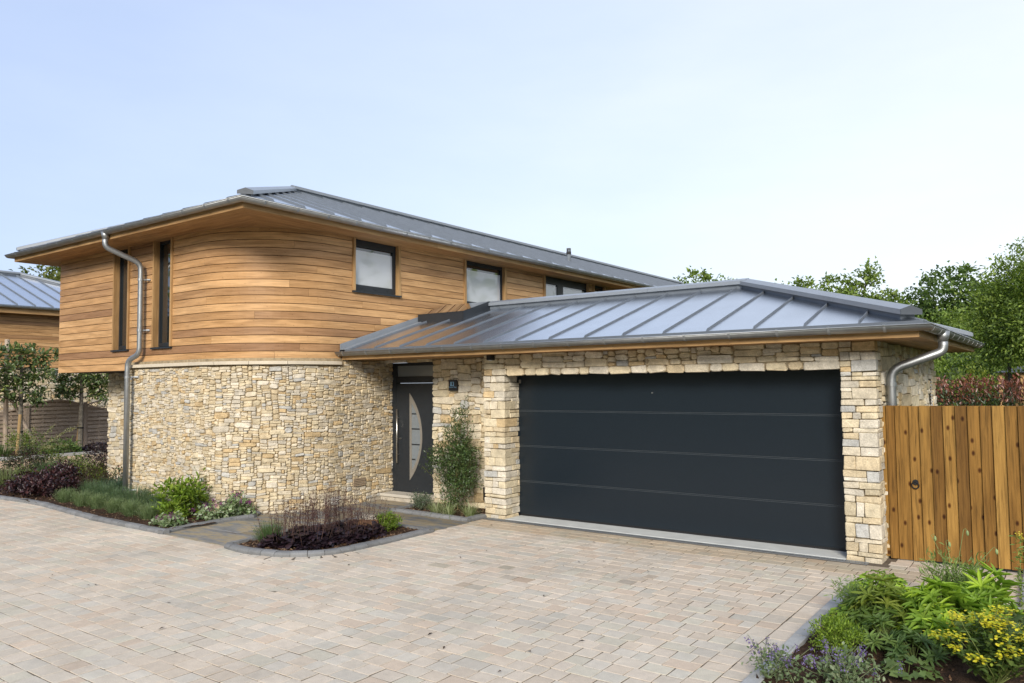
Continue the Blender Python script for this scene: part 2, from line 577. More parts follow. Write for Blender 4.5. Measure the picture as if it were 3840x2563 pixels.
PITCH = .166
rows = np.arange(-28, 21)
for k in rows:
    y0 = 5.80 + k * PITCH
    y1 = y0 + PITCH
    ym = (y0 + y1) / 2
    # left limit: a little beyond what the photograph shows
    left = -2.4 * ym - 6.0 if ym > 2.2 else -11.0
    left = max(left, -18.6)
    right = -1.85 - .36 if ym < 8.0 else -.64
    spans = []
    if y1 < 5.805:
        ix = island_x(ym + .16)
        spans = [(left, right)] if island_x(ym) is None else [(left, -8.6), (-7.6, right)]
        if ix is not None and island_x(ym) is None and False:
            spans = []
    elif ym < 7.98:
        ix = island_x(ym)
        spans = [(ix[1] + (.155 if ym < 6.66 else .0), right)]
        if ym < 6.1:
            spans.append((left, -12.3))
    elif ym < 8.84:
        spans = [(-7.2, right)]
    elif ym < 9.17:
        spans = [(-7.22, right)]
    for a, b in spans:
        x = a - (rng.uniform(0, .1) if a < -10 else 0)
        while x < b - .02:
            L = rng.choice([.125, .165, .165, .21, .25], p=[.2, .28, .2, .22, .1])
            if b - (x + L) < .09:
                L = b - x
            add_paver(x, min(x + L, b), y0, y1)
            x += L
# border courses beside the right-hand bed, along the kerb, and the strip to the gate
for c, x0 in enumerate((-1.85 - .36, -1.85 - .18)):
    y = 4.0 + .07 * c
    while y < 7.94:
        L = rng.choice([.16, .21, .25])
        add_paver(x0, x0 + .178, y, min(y + L, 7.958))
        y += L
y = 8.06
while y < 9.7:
    add_paver(-.64, -.47, y, min(y + .21, 9.72)); y += .21
for k in range(4):
    y0 = 9.12 + k * PITCH
    x = -1.72 + rng.uniform(0, .05)
    while x < -.66:
        L = rng.choice([.165, .21, .25]); add_paver(x, min(x + L, -.645), y0, y0 + PITCH); x += L
# setts that follow the curve of the island kerb
cp = ISLAND[2:13]
acc = []
for a, b in zip(cp[:-1], cp[1:]):
    a, b = np.array(a), np.array(b)
    n = max(1, int(round(np.linalg.norm(b - a) / .05)))
    acc += [a + (b - a) * t / n for t in range(n)]
acc.append(np.array(cp[-1]))
step = 3
for i in range(0, len(acc) - step, step):
    a, b = acc[i], acc[i + step]
    t = (b - a) / np.linalg.norm(b - a)
    nn = np.array((t[1], -t[0]))
    a2, b2 = a + t * .008, b - t * .008
    w = .15
    add_paver(0, .16, 0, .16, rot=[a2 + nn * w, b2 + nn * w, b2 + nn * .004, a2 + nn * .004])
order = sorted(range(len(pavers)), key=lambda i: -pavers[i][0])
rest = MB()
for q, i in enumerate(order):
    _, V, F, c = pavers[i]
    if q < 300:
        mk('paver', V, F, MT['paver'], drive, np.array(c))
    else:
        rest.add(V, F, c)
rest.build('paver_field', MT['paver'], drive, kind='stuff')


def kerb(name, pts, w=.1, h=.055, piece=.205, gap=.006, flat=False, closed=False, col=(.185, .187, .187)):
    pts = [np.array(p, float) for p in pts]
    if closed:
        pts = pts + [pts[0]]
    base = MB()
    base.sweep([(-.01, -.05), (-.01, .012), (-w + .01, .012), (-w + .01, -.05)], pts, 0)
    root = base.build(name, MT['joint'], kind='structure', tint=False)
    if flat:
        prof = [(0, -.04), (0, h - .005), (-.006, h), (-w + .006, h), (-w, h - .005), (-w, -.04)]
    else:
        prof = [(0, -.04), (0, h * .45), (-.012, h * .78), (-.03, h * .95), (-.05, h), (-w, h * .97), (-w, -.04)]
    # walk the line in pieces, keeping corner points
    seg = []
    for i in range(len(pts) - 1):
        a, b = pts[i], pts[i + 1]
        seg.append((a, b, np.linalg.norm(b - a)))
    tot = sum(s[2] for s in seg)
    n = max(1, int(round(tot / piece)))
    corners = np.cumsum([0] + [s[2] for s in seg])

    def at(s):
        s = min(max(s, 0), tot - 1e-6)
        i = int(np.searchsorted(corners, s, 'right')) - 1
        a, b, l = seg[i]
        return a + (b - a) * (s - corners[i]) / l
    cuts = list(np.linspace(0, tot, n + 1))
    for i, cpos in enumerate(corners[1:-1]):       # joints fall on sharp corners (mitred)
        d0 = (seg[i][1] - seg[i][0]) / seg[i][2]; d1 = (seg[i + 1][1] - seg[i + 1][0]) / seg[i + 1][2]
        if d0 @ d1 < .6:
            j = int(np.argmin([abs(x - cpos) for x in cuts])); cuts[j] = cpos
    for i in range(len(cuts) - 1):
        s0, s1 = cuts[i] + gap / 2, cuts[i + 1] - gap / 2
        line = [at(s0)] + [at(c) for c in corners[1:-1] if s0 + .01 < c < s1 - .01] + [at(s1)]
        mb = MB()
        c = tuple(np.array(col) * rng.uniform(.85, 1.15))
        mb.sweep([(a + rng.normal(0, .0012), z + rng.normal(0, .0015)) for a, z in prof], line, rng.normal(0, .002), c)
        mb.build('kerb_stone', MT['kerb'], root)
    return root


kerb('island_kerb', ISLAND, closed=True)
kerb('left_bed_kerb', LEFTKERB)
kerb('entry_bed_kerb', ENTRYKERB)
kerb('right_bed_kerb', RIGHTKERB, w=.105, h=.04, piece=.42, gap=.004, flat=True, col=(.34, .34, .33))
kerb('drive_edging', [(-.5, 9.76), (-.455, 8.09)], w=.07, h=.05, piece=.6, gap=.004, flat=True, col=(.26, .26, .26))


def inside(p, poly):
    x, y = p
    c = False
    n = len(poly)
    for i in range(n):
        x0, y0 = poly[i]; x1, y1 = poly[(i + 1) % n]
        if (y0 > y) != (y1 > y) and x < (x1 - x0) * (y - y0) / (y1 - y0) + x0:
            c = not c
    return c


def bed(name, poly, z0, amp, chips, cell=.06, col=(.055, .032, .02)):
    xs = [p[0] for p in poly]; ys = [p[1] for p in poly]
    nx = int((max(xs) - min(xs)) / cell) + 1; ny = int((max(ys) - min(ys)) / cell) + 1
    V, F, idx = [], [], {}
    zf = lambda x, y: z0 + amp * (math.sin(x * 5.3 + y * 2.1) * .4 + math.sin(x * 13 - y * 11) * .3 + math.sin(y * 17 + x * 3) * .3)

    def vid(i, j):
        if (i, j) not in idx:
            x = min(xs) + i * cell; y = min(ys) + j * cell
            idx[(i, j)] = len(V); V.append((x, y, zf(x, y) + rng.normal(0, amp * .25)))
        return idx[(i, j)]
    for i in range(nx):
        for j in range(ny):
            if inside((min(xs) + (i + .5) * cell, min(ys) + (j + .5) * cell), poly):
                F.append((vid(i, j), vid(i + 1, j), vid(i + 1, j + 1), vid(i, j + 1)))
    o = mk(name, V, F, MT['soil'], None, np.array(col), None, True, 'structure')
    CV, CF, CC = [], [], []
    pal = [(.10, .055, .03), (.06, .032, .018), (.16, .10, .06), (.035, .02, .013), (.22, .15, .095)]
    n = 0
    while n < chips:
        x = rng.uniform(min(xs), max(xs)); y = rng.uniform(min(ys), max(ys))
        if not inside((x, y), poly):
            continue
        n += 1
        l, w = rng.uniform(.012, .035), rng.uniform(.004, .011)
        a = rng.uniform(0, math.pi); t = rng.normal(0, .35)
        d = np.array((math.cos(a) * math.cos(t), math.sin(a) * math.cos(t), math.sin(t))); s = np.array((-math.sin(a), math.cos(a), rng.normal(0, .4)))
        p = np.array((x, y, zf(x, y) + .008))
        b = len(CV)
        CV += [p - d * l - s * w * .6, p - d * l * .2 - s * w, p + d * l, p + s * w, p + np.array((0, 0, .007))]
        CF += [(b, b + 1, b + 4), (b + 1, b + 2, b + 4), (b + 2, b + 3, b + 4), (b + 3, b, b + 4)]
        CC += [np.array(pal[rng.integers(len(pal))])] * 4
    mk('bark_chips', CV, CF, MT['chip'], o, np.array(CC), None, False, 'stuff')
    return o


def inset(poly, d):
    c = np.mean(poly, 0)
    return [tuple(np.array(p) + (c - np.array(p)) / np.linalg.norm(c - np.array(p)) * d) for p in poly]


bed('island_bed_soil', inset(ISLAND, .05), .028, .018, 1700, .05)
bed('left_bed_soil', [(-20.5, 6.2), (-18.2, 5.92), (-15.85, 6.02), (-14.4, 6.07), (-12.9, 5.93), (-10.2, 5.84), (-10.29, 6.9), (-10.3, 7.4), (-10.6, 7.7), (-11.6, 7.3), (-13.6, 7.3), (-13.7, 8.1), (-16.2, 8.1), (-17, 9.6), (-21.2, 9.6), (-21.2, 7)], .035, .02, 3000, .09)
bed('entry_bed_soil', [(-8.87, 9.9), (-8.87, 8.94), (-7.28, 8.86), (-7.28, 9.9)], .03, .015, 700, .05)
bed('right_bed_soil', [(-1.79, 4.4), (-1.79, 7.99), (-.4, 7.99), (1.6, 7.99), (1.6, 4.4)], .015, .02, 1500, .05)

gr = MB(); gr.add([(-24.5, 6.4, .0), (-16.5, 6.4, .0), (-16.5, 30, .0), (-24.5, 30, .0)], [(0, 1, 2, 3)], (.46, .34, .22))
gravel = gr.build('gravel_strip', MT['gravel'], kind='structure')
V, F, C = [], [], []
for i in range(2600):
    x = rng.uniform(-24.3, -19.5); y = rng.uniform(8.2, 14)
    r_ = rng.uniform(.015, .035)
    b = len(V)
    V += [(x - r_, y, -.005), (x, y - r_, -.005), (x + r_, y, -.005), (x, y + r_, -.005), (x + rng.normal(0, .3) * r_, y, r_ * .8)]
    F += [(b, b + 1, b + 4), (b + 1, b + 2, b + 4), (b + 2, b + 3, b + 4), (b + 3, b, b + 4)]
    C += [np.array((.50, .37, .25)) * rng.uniform(.6, 1.25)] * 4
mk('loose_pebbles', V, F, MT['gravel'], gravel, np.array(C), None, False, 'stuff')
kerb('gravel_edging', [(-24.55, 4), (-24.55, 9.2), (-24.4, 10.4), (-24.35, 12), (-24.3, 20)], w=.1, h=.09, piece=.9, flat=True, col=(.36, .36, .35))
bed('fence_bed_soil', [(-24.6, 5), (-24.6, 20), (-27.8, 20), (-27.8, 5)], .03, .03, 600, .25)

# ---- slate path
pb = MB(); pb.box(-10.4, -8.72, 5.81, 10.0, -.04, -.008); pb.box(-8.72, -7.21, 7.9, 8.9, -.04, -.008)
path = pb.build('slate_path', MT['joint'], kind='structure', tint=False)
SL = [(-10.4, -9.62, 5.8, 6.42), (-9.62, -8.7, 5.8, 6.38), (-10.4, -9.35, 6.42, 7.04), (-9.35, -8.7, 6.38, 7.2), (-10.4, -9.6, 7.04, 7.64), (-9.6, -9.35, 7.04, 7.64),
      (-9.35, -8.7, 7.2, 7.9), (-10.4, -9.35, 7.64, 8.3), (-9.35, -8.2, 7.9, 8.42), (-8.2, -7.2, 7.9, 8.42), (-9.35, -8.55, 8.42, 8.95), (-8.55, -7.21, 8.42, 8.93),
      (-10.4, -9.35, 8.3, 8.95), (-10.4, -9.55, 8.95, 9.45), (-9.55, -8.8, 8.95, 9.45), (-10.4, -9.3, 9.45, 9.75), (-9.3, -8.8, 9.45, 9.75)]
for a, b, c, d in SL:
    mb = MB(); k = rng.uniform(.8, 1.25)
    mb.bevbox(a + .003, b - .003, c + .003, d - .003, -.03, .004 + rng.normal(0, .001), .004, (k, k, k))
    mb.build('slab', MT['slate'], path)

# litter blown over the drive
V, F, C = [], [], []
for i in range(34):
    x = rng.uniform(-9, -2.3); y = rng.uniform(3.2, 8.9)
    if -8.9 < x < -7 and y > 5.5 or x < -7.2 and y > 5.7:
        continue
    a = rng.uniform(0, 6.28); l, w = rng.uniform(.012, .03), rng.uniform(.006, .011)
    d = np.array((math.cos(a), math.sin(a), 0)); s = np.array((-math.sin(a), math.cos(a), 0)); p = np.array((x, y, .005))
    b = len(V)
    V += [p - d * l, p - s * w + (0, 0, .008), p + d * l + (0, 0, .01), p + s * w + (0, 0, .012)]
    F += [(b, b + 1, b + 2), (b, b + 2, b + 3)]
    C += [np.array((.05, .03, .018)) * rng.uniform(.5, 1.6)] * 2
mk('fallen_leaves', V, F, MT['chip'], None, np.array(C), None, False, 'stuff')

# ------------------------------------------------------------------ dry stone walling
PAL_S = [((.575, .485, .315), 6), ((.55, .445, .275), 5), ((.595, .515, .365), 5), ((.52, .385, .205), 1.3), ((.52, .465, .355), 3), ((.44, .425, .37), 1.1), ((.61, .545, .415), 3)]
_sw = np.array([w for _, w in PAL_S]); _sw = _sw / _sw.sum()


PALE = [1.0, 1.0, 1.05]


def stone_col():
    return tuple(np.array(PAL_S[rng.choice(len(PAL_S), p=_sw)][0]) * rng.uniform(.86, 1.12) * np.array(PALE))


def tile(nu, nv, hp, blocked=None, ratio=(1.6, 5.0), cell_ratio=1.4):
    occ = np.zeros((nv, nu), bool) if blocked is None else blocked.copy()
    out = []
    hs = np.arange(1, len(hp) + 1)
    for j in range(nv):
        i = 0
        while i < nu:
            if occ[j, i]:
                i += 1; continue
            e = i
            while e < nu and not occ[j, e]:
                e += 1
            free = e - i
            h = int(rng.choice(hs, p=hp))
            w = int(round(h / cell_ratio * rng.uniform(*ratio) + rng.uniform(0, 1)))
            w = max(3, w)
            if free - w < 2:
                w = free
                if w > 9:
                    w = w // 2
            h = min(h, nv - j)
            if nv - j - h == 1:
                h = nv - j if h < 4 else h - 1
            while h > 1 and occ[j:j + h, i:i + w].any():
                h -= 1
            occ[j:j + h, i:i + w] = True
            out.append((i, i + w, j, j + h))
            i += w
    return out


def wu(u, v):
    return .007 * math.sin(9 * u + 9 * v) + .004 * math.sin(23 * u - 12 * v + 1)


def wv(u, v):
    return .009 * math.sin(7 * u + 5 * v) + .004 * math.sin(21 * u + 11 * v + 2)


def stone(rect, mapf, joint=.0055, warp=1.0, lim=None, deep=.035):
    u0, u1, v0, v1 = rect
    w, h = u1 - u0, v1 - v0
    c = min(w, h) * rng.uniform(.12, .34)
    P = [(u0 + c, v0), (u1 - c, v0), (u1, v0 + c), (u1, v1 - c), (u1 - c, v1), (u0 + c, v1), (u0, v1 - c), (u0, v0 + c)]
    P = [(a + warp * wu(a, b), b + warp * wv(a, b)) for a, b in P]
    if lim:
        P = [(min(max(a, lim[0]), lim[1]), min(max(b, lim[2]), lim[3])) for a, b in P]
    P = np.array(P)
    P += rng.normal(0, min(w, h) * .04, P.shape)
    cen = P.mean(0)
    D = cen - P
    Ln = np.linalg.norm(D, axis=1, keepdims=True)
    P = P + D / Ln * joint * (.62 if deep > 0 else 0)
    proud = rng.normal(.006, .007)
    r = min(w, h)
    A = P
    B = P + D / Ln * r * .03
    Cc = P + D / Ln * np.minimum(r * .2, .018)
    th = min(.012, r * .14)
    tu, tv = rng.normal(0, .07, 2)
    V = []
    for (a, b), n in [(q, -deep) for q in A] + [(q, proud - th) for q in B] + [(q, proud + (q[0] - cen[0]) * tu + (q[1] - cen[1]) * tv + rng.normal(0, .002)) for q in Cc]:
        V.append(mapf(a, b, n))
    V.append(mapf(cen[0] + rng.normal(0, .15) * w, cen[1] + rng.normal(0, .15) * h, proud + rng.uniform(-.002, .004)))
    F = []
    for i in range(8):
        k = (i + 1) % 8
        F += [(i, k, 8 + k, 8 + i), (8 + i, 8 + k, 16 + k, 16 + i), (16 + i, 16 + k, 24)]
    return w * h, V, F, stone_col(), mapf(cen[0], cen[1], 0)


def block(x0, x1, y0, y1, z0, z1, b=.012, j=.004):
    mb = MB()
    b *= rng.uniform(.3, .75)
    mb.bevbox(x0, x1, y0, y1, z0, z1, b)
    kx, kz = rng.normal(0, .05, 2)
    V = [(a + rng.normal(0, j * .6) + (d - z0) * kz * .4, c + rng.normal(0, j * .6) + (d - z0) * kz * .3, d + rng.normal(0, j * .8) + (a - x0) * kx * .35) for a, c, d in mb.v]
    return (x1 - x0) * (z1 - z0), V, mb.f, stone_col(), ((x0 + x1) / 2, y0, (z0 + z1) / 2)


def lay(stones, parent, limit=300, pre='stone'):
    key = sorted(range(len(stones)), key=lambda i: -stones[i][0] / np.linalg.norm(np.array(stones[i][4]) - CAMP) ** 2)
    rest = MB()
    for q, i in enumerate(key):
        _, V, F, c, _p = stones[i]
        if q < limit:
            mk(pre, V, F, MT['stone'], parent, np.array(c))
        else:
            rest.add(V, F, c)
    if rest.v:
        rest.build('small_stones', MT['stone'], parent, kind='stuff')

# ------------------------------------------------------------------ the house
house = thing('house', 'two storey house with a curved cedar boarded upper floor on a dry stone base', 'house', (-11.6, 8.75, 0))
AC = (-11.6, 8.75)
L1, RS, RC = 2.07, 1.62, 1.57


def curve_map(r, left, lift=0.0):
    """wall line: straight along X at the left, a quarter circle, then straight along +Y; u in metres from the left end"""
    Ls = AC[0] - left
    La = r * math.pi / 2

    def f(u, v, n=0.0):
        if u < Ls:
            return (left + u, AC[1] - r - n, v + lift)
        if u < Ls + La:
            a = (u - Ls) / r
            return (AC[0] + (r + n) * math.sin(a), AC[1] - (r + n) * math.cos(a), v + lift)
        return (AC[0] + r + n, AC[1] + u - Ls - La, v + lift)
    return f, Ls, La


smap, SLs, SLa = curve_map(RS, -13.67)
UTOT = SLs + SLa + 1.30
core = MB()
us = [0, SLs] + [SLs + SLa * i / 10 for i in range(1, 11)] + [UTOT]
V = [smap(u, z, -.017) for u in us for z in (-.05, 2.47)]
core.add(V, [(2 * i, 2 * i + 2, 2 * i + 3, 2 * i + 1) for i in range(len(us) - 1)])
core.box(-16.17, -13.64, 8.017, 8.3, -.05, 2.32)
core.box(-13.66, -13.6, 7.16, 8.1, -.05, 2.37)
hwall = core.build('stone_wall', MT['mortar'], house, tint=False)
HP = [.13, .38, .27, .13, .07, .02]
CU, CV_ = .0225, .0165
stones = []
nu, nv = int(UTOT / CU), int(2.47 / CV_)
blk = np.zeros((nv, nu), bool)
blk[int(2.365 / CV_):, :int(4.75 / CU)] = True
for a, b, c, d in tile(nu, nv, HP, blk):
    stones.append(stone((a * CU, b * CU, c * CV_ - .02, d * CV_ - .02), smap, lim=(0.0, UTOT, -.03, 2.455)))
rmap = lambda u, v, n: (-16.2 + u, 8.0 - n, v)
for a, b, c, d in tile(int(2.6 / .034), int(2.34 / .026), HP):
    stones.append(stone((a * .034, b * .034, c * .026 - .02, d * .026 - .02), rmap, lim=(0, 2.7, -.03, 2.33)))
lay(stones, hwall)
# air brick low on the curved wall
ab = MB()
for i in range(5):
    z = .30 + i * .028
    ab.add([smap(u, zz, n) for u in (4.93, 5.2) for zz in (z, z + .018) for n in (.03, .012)],
           [(0, 4, 6, 2), (1, 3, 7, 5), (0, 2, 3, 1), (4, 5, 7, 6), (2, 6, 7, 3), (0, 1, 5, 4)], (.33, .25, .17))
ab.build('air_vent', MT['coping'], house)

# coping on the stone wall
cmap, CLs, CLa = curve_map(1.68, -13.72)
cw = [0, .62, 1.3, 2.02, 2.62, 3.22, 3.82, 4.42, CLs + CLa + .02]
copr = MB()
copr.add([cmap(0, z, n) for n in (-.12, -.09) for z in (2.38, 2.41)], [(0, 1, 3, 2)])
cop = copr.build('coping', MT['mortar'], house, tint=False)
for a, b in zip(cw[:-1], cw[1:]):
    mb = MB(); n = max(2, int((b - a) / .12))
    us = np.linspace(a + .003, b - .003, n + 1)
    V = []
    for u in us:
        V += [cmap(u, 2.366, 0), cmap(u, 2.414, 0), cmap(u, 2.42, -.008), cmap(u, 2.42, -.18), cmap(u, 2.366, -.18)]
    F = [(i * 5 + k, (i + 1) * 5 + k, (i + 1) * 5 + (k + 1) % 5, i * 5 + (k + 1) % 5) for i in range(n) for k in range(5)]
    F += [(0, 1, 2, 3, 4), tuple(n * 5 + k for k in (4, 3, 2, 1, 0))]
    mb.add(V, F, tuple(np.array((.56, .49, .38)) * rng.uniform(.95, 1.05)))
    mb.build('coping_stone', MT['coping'], cop)

# ---- cedar cladding
kmap, KLs, KLa = curve_map(RC, -16.58)
YEND = 34.0
KU = KLs + KLa + YEND - AC[1]
ur = lambda y: KLs + KLa + y - AC[1]
ul = lambda x: x + 16.58
SOF = 4.585
OPEN = [(ul(-14.39), ul(-13.82), 2.71), (ul(-13.01), ul(-12.395), 2.71), (ur(9.10), ur(10.262), 3.66), (ur(12.12), ur(13.575), 3.66), (ur(15.05), ur(17.17), 3.2), (ur(17.372), ur(18.1), 3.2)]


def strip_wall(mapf, u0, u1, z0, z1, n, mb, step=.16):
    k = max(1, int((u1 - u0) / step)) if u1 > KLs - .01 and u0 < KLs + KLa + .01 else 1
    us = np.linspace(u0, u1, k + 1)
    V = [mapf(u, z, n) for u in us for z in (z0, z1)]
    mb.add(V, [(2 * i, 2 * i + 2, 2 * i + 3, 2 * i + 1) for i in range(k)])


bk = MB()
br = sorted({0, KU, KLs, KLs + KLa} | {o[0] for o in OPEN} | {o[1] for o in OPEN})
for a, b in zip(br[:-1], br[1:]):
    top = SOF + .03
    for o in OPEN:
        if o[0] - 1e-6 <= a and b <= o[1] + 1e-6:
            top = o[2]
    strip_wall(kmap, a, b, 2.44 if a > ul(-13.7) - .2 else 2.33, top, -.032, bk)
bk.box(-16.55, -13.6, 7.215, 8.2, 2.325, 2.345)
bk.box(-16.56, -16.53, 7.2, 11, 2.33, SOF)
clad = bk.build('cladding', flat_mat('cladding_shadow_gap', (.035, .02, .012), .9), house, tint=False)


def plank(u0, u1, z0, z1, parent, mapf=kmap, mat=None, n0=-.024, n1=0.0, name='plank'):
    g_ = .0025
    a0, a1 = u0 + .0015, u1 - .0015
    curved = a1 > KLs and a0 < KLs + KLa and mapf is kmap
    k = max(1, int((a1 - a0) / .13)) if curved else 1
    us = np.linspace(a0, a1, k + 1)
    zb, zt = z0 + .0085, z1
    prof = [(zb, n0), (zb, n1 - .003), (zb + .003, n1), (zt - .003, n1), (zt, n1 - .003), (zt, n0)]
    V, F, UV = [], [], []
    uo = rng.uniform(0, 5)
    for u in us:
        V += [mapf(u, z, n) for z, n in prof]
    for i in range(k):
        for q in range(6):
            q2 = (q + 1) % 6
            F.append((i * 6 + q, (i + 1) * 6 + q, (i + 1) * 6 + q2, i * 6 + q2))
            UV += [(us[i] + uo, prof[q][0]), (us[i + 1] + uo, prof[q][0]), (us[i + 1] + uo, prof[q2][0]), (us[i] + uo, prof[q2][0])]
    F += [tuple(range(6)), tuple(k * 6 + q for q in range(5, -1, -1))]
    UV += [(us[0] + uo, p[0]) for p in prof] + [(us[-1] + uo, prof[q][0]) for q in range(5, -1, -1)]
    return mk(name, V, F, mat or MT['cedar'], parent, None, UV)


BH = .1295
for k in range(-1, 17):
    z0 = 2.447 + k * BH
    z1 = min(z0 + BH, SOF + .02)
    if k == -1:
        z0 = 2.318
        spans = [(0, ul(-13.74), z0, z1)]
    else:
        spans, cur = [], 0.0
        for a, b, zb in OPEN:
            if z1 <= zb + .02:
                continue
            spans.append((cur, a, z0, z1)); cur = b
            if z0 < zb - .02:
                spans.append((a, b, z0, zb))
        spans.append((cur, KU, z0, z1))
    for a, b, c, d in spans:
        u = a
        first = True
        while u < b - .01:
            L = rng.uniform(1.5, 4.6) if u < ur(19) else 6.0
            if first:
                L = rng.uniform(.9, 4.2); first = False
            if u < KLs - 1.2 and b > KLs + 1:
                L = max(L, KLs + KLa * .75 - u + rng.uniform(-.5, 1.8))
            if b - (u + L) < .7:
                L = b - u
            plank(u, min(u + L, b), c, d, clad)
            u += L


def wbox(mb, mapf, u0, u1, z0, z1, n0, n1, col=(1, 1, 1)):
    mb.add([mapf(u0, z0, n0), mapf(u1, z0, n0), mapf(u1, z0, n1), mapf(u0, z0, n1), mapf(u0, z1, n0), mapf(u1, z1, n0), mapf(u1, z1, n1), mapf(u0, z1, n1)],
           [(0, 1, 2, 3), (4, 7, 6, 5), (0, 4, 5, 1), (1, 5, 6, 2), (2, 6, 7, 3), (3, 7, 4, 0)], col)


def wood_bar(mapf, u0, u1, z0, z1, n0, n1, parent, name, mat):
    """upright or level bar with grain along its longest side"""
    mb = MB(); wbox(mb, mapf, u0, u1, z0, z1, n0, n1)
    me_uv = []
    vert = (z1 - z0) > (u1 - u0)
    o = rng.uniform(0, 9)
    for f in mb.f:
        for i in f:
            uu = (u0, u1, u1, u0, u0, u1, u1, u0)[i]; zz = (z0, z0, z0, z0, z1, z1, z1, z1)[i]; nn = (n0, n0, n1, n1, n0, n0, n1, n1)[i]
            me_uv.append((zz + o, uu + nn) if vert else (uu + o, zz + nn))
    return mk(name, mb.v, mb.f, mat, parent, None, me_uv)


def window(u0, u1, zb, tl, tr, frost=None, deep=.07, stile=.07, bottom=.11, top=.12, mull=None, slots=False, lit=None):
    """u0..u1 is the whole opening between the cladding ends; tl/tr the widths of the timber liners (0 for none)"""
    mb = MB()
    a, b = u0 + tl, u1 - tr
    z0, z1 = zb + .02, SOF - .002
    d0, d1 = -deep - .05, -deep
    wbox(mb, kmap, a, a + stile, z0, z1, d0, d1)
    wbox(mb, kmap, b - stile, b, z0, z1, d0, d1)
    wbox(mb, kmap, a + stile, b - stile, z0, z0 + bottom, d0, d1 - .001)
    wbox(mb, kmap, a + stile, b - stile, z1 - top, z1, d0, d1 - .001)
    cells = [(a + stile, b - stile)]
    if mull:
        for m0, m1 in mull:
            wbox(mb, kmap, m0, m1, z0 + bottom, z1 - top, d0, d1 - .002)
            l = cells.pop(); cells += [(l[0], m0), (m1, l[1])]
    if slots:
        for t in (.2, .5, .8):
            c = a + (b - a) * t
            wbox(mb, kmap, c - .03, c + .03, z0 + .045, z0 + .06, d1, d1 + .006, (0, 0, 0))
    f = mb.build('window', MT['anth'], house, tint=False)
    for c0, c1 in cells:
        p = MB(); zt = z1 - top
        if frost:
            zf = zt - frost
            wbox(p, kmap, c0, c1, zf, zt, d0 + .01, d0 + .022)
            p.build('pane', MT['glass_dark'], f, tint=False)
            p = MB(); wbox(p, kmap, c0, c1, z0 + bottom, zf, d0 + .01, d0 + .0225)
            p.build('blind', MT['glass_frost'], f, tint=False)
        else:
            wbox(p, kmap, c0, c1, z0 + bottom, zt, d0 + .01, d0 + .022)
            p.build('pane', MT['glass_dark'], f, tint=False)
    s = MB(); wbox(s, kmap, u0 - .012, u1 + .008, zb - .028, zb + .002, -deep - .02, .045)
    s.build('sill', MT['anth'], f, tint=False)
    if tl:
        wood_bar(kmap, u0 + .002, u0 + tl, zb + .003, SOF, -deep - .06, .03, f, 'reveal_board', MT['larch'])
    if tr:
        wood_bar(kmap, u1 - tr, u1 - .002, zb + .003, SOF, -deep - .06, .03, f, 'reveal_board', MT['larch'])
    return f


window(*OPEN[0], .045, .045, None, .075, .03, .06, .05)
window(*OPEN[1], .045, .045, None, .075, .03, .06, .05)
window(*OPEN[2], .05, .06, .065, .05, .065, .105, .12, slots=True)
window(*OPEN[3], .06, .065, .11, .05, .05, .06, .07)
window(OPEN[4][0], OPEN[4][1], 3.4, .08, .03, .04, .05, .06, .1, .17, mull=[(ur(15.76), ur(16.02))])
window(OPEN[5][0], OPEN[5][1], 3.4, .07, .1, None, .05, .05, .1, .06)

# ---- soffit, fascia, gutter and roof of the house
EX, EY, WX = -9.54, 6.57, -17.2


def soffit_board(pts, z, parent, along):
    V = [(x, y, z) for x, y in pts] + [(x, y, z + .016) for x, y in pts]
    F = [(3, 2, 1, 0), (4, 5, 6, 7)] + [(i, (i + 1) % 4, 4 + (i + 1) % 4, 4 + i) for i in range(4)]
    o = rng.uniform(0, 9)
    UV = [((V[i][0] if along == 'x' else V[i][1]) + o, (V[i][1] if along == 'x' else V[i][0])) for f in F for i in f]
    return mk('soffit_board', V, F, MT['soffit'], parent, None, UV)


sb = MB()
sb.box(WX + .03, EX - .03, EY + .03, EY + 1.9, SOF + .022, SOF + .05)
sb.box(EX - 1.9, EX - .031, EY + 1.9, 34.4, SOF + .022, SOF + .05)
sb.box(WX + .03, WX + 1.0, EY + 1.9, 14.4, SOF + .022, SOF + .05)
sof = sb.build('soffit', MT['mortar'], house, tint=False)
w = .105
for k in range(17):
    a, b = .026 + k * w, .026 + (k + 1) * w - .005
    soffit_board([(WX + a, EY + a), (EX - a, EY + a), (EX - b, EY + b), (WX + b, EY + b)], SOF, sof, 'x')
    soffit_board([(EX - a, EY + a), (EX - a, 34.3), (EX - b, 34.3), (EX - b, EY + b)], SOF, sof, 'y')
    if k < 8:
        soffit_board([(WX + a, 14.3), (WX + a, EY + a), (WX + b, EY + b), (WX + b, 14.3)], SOF, sof, 'y')


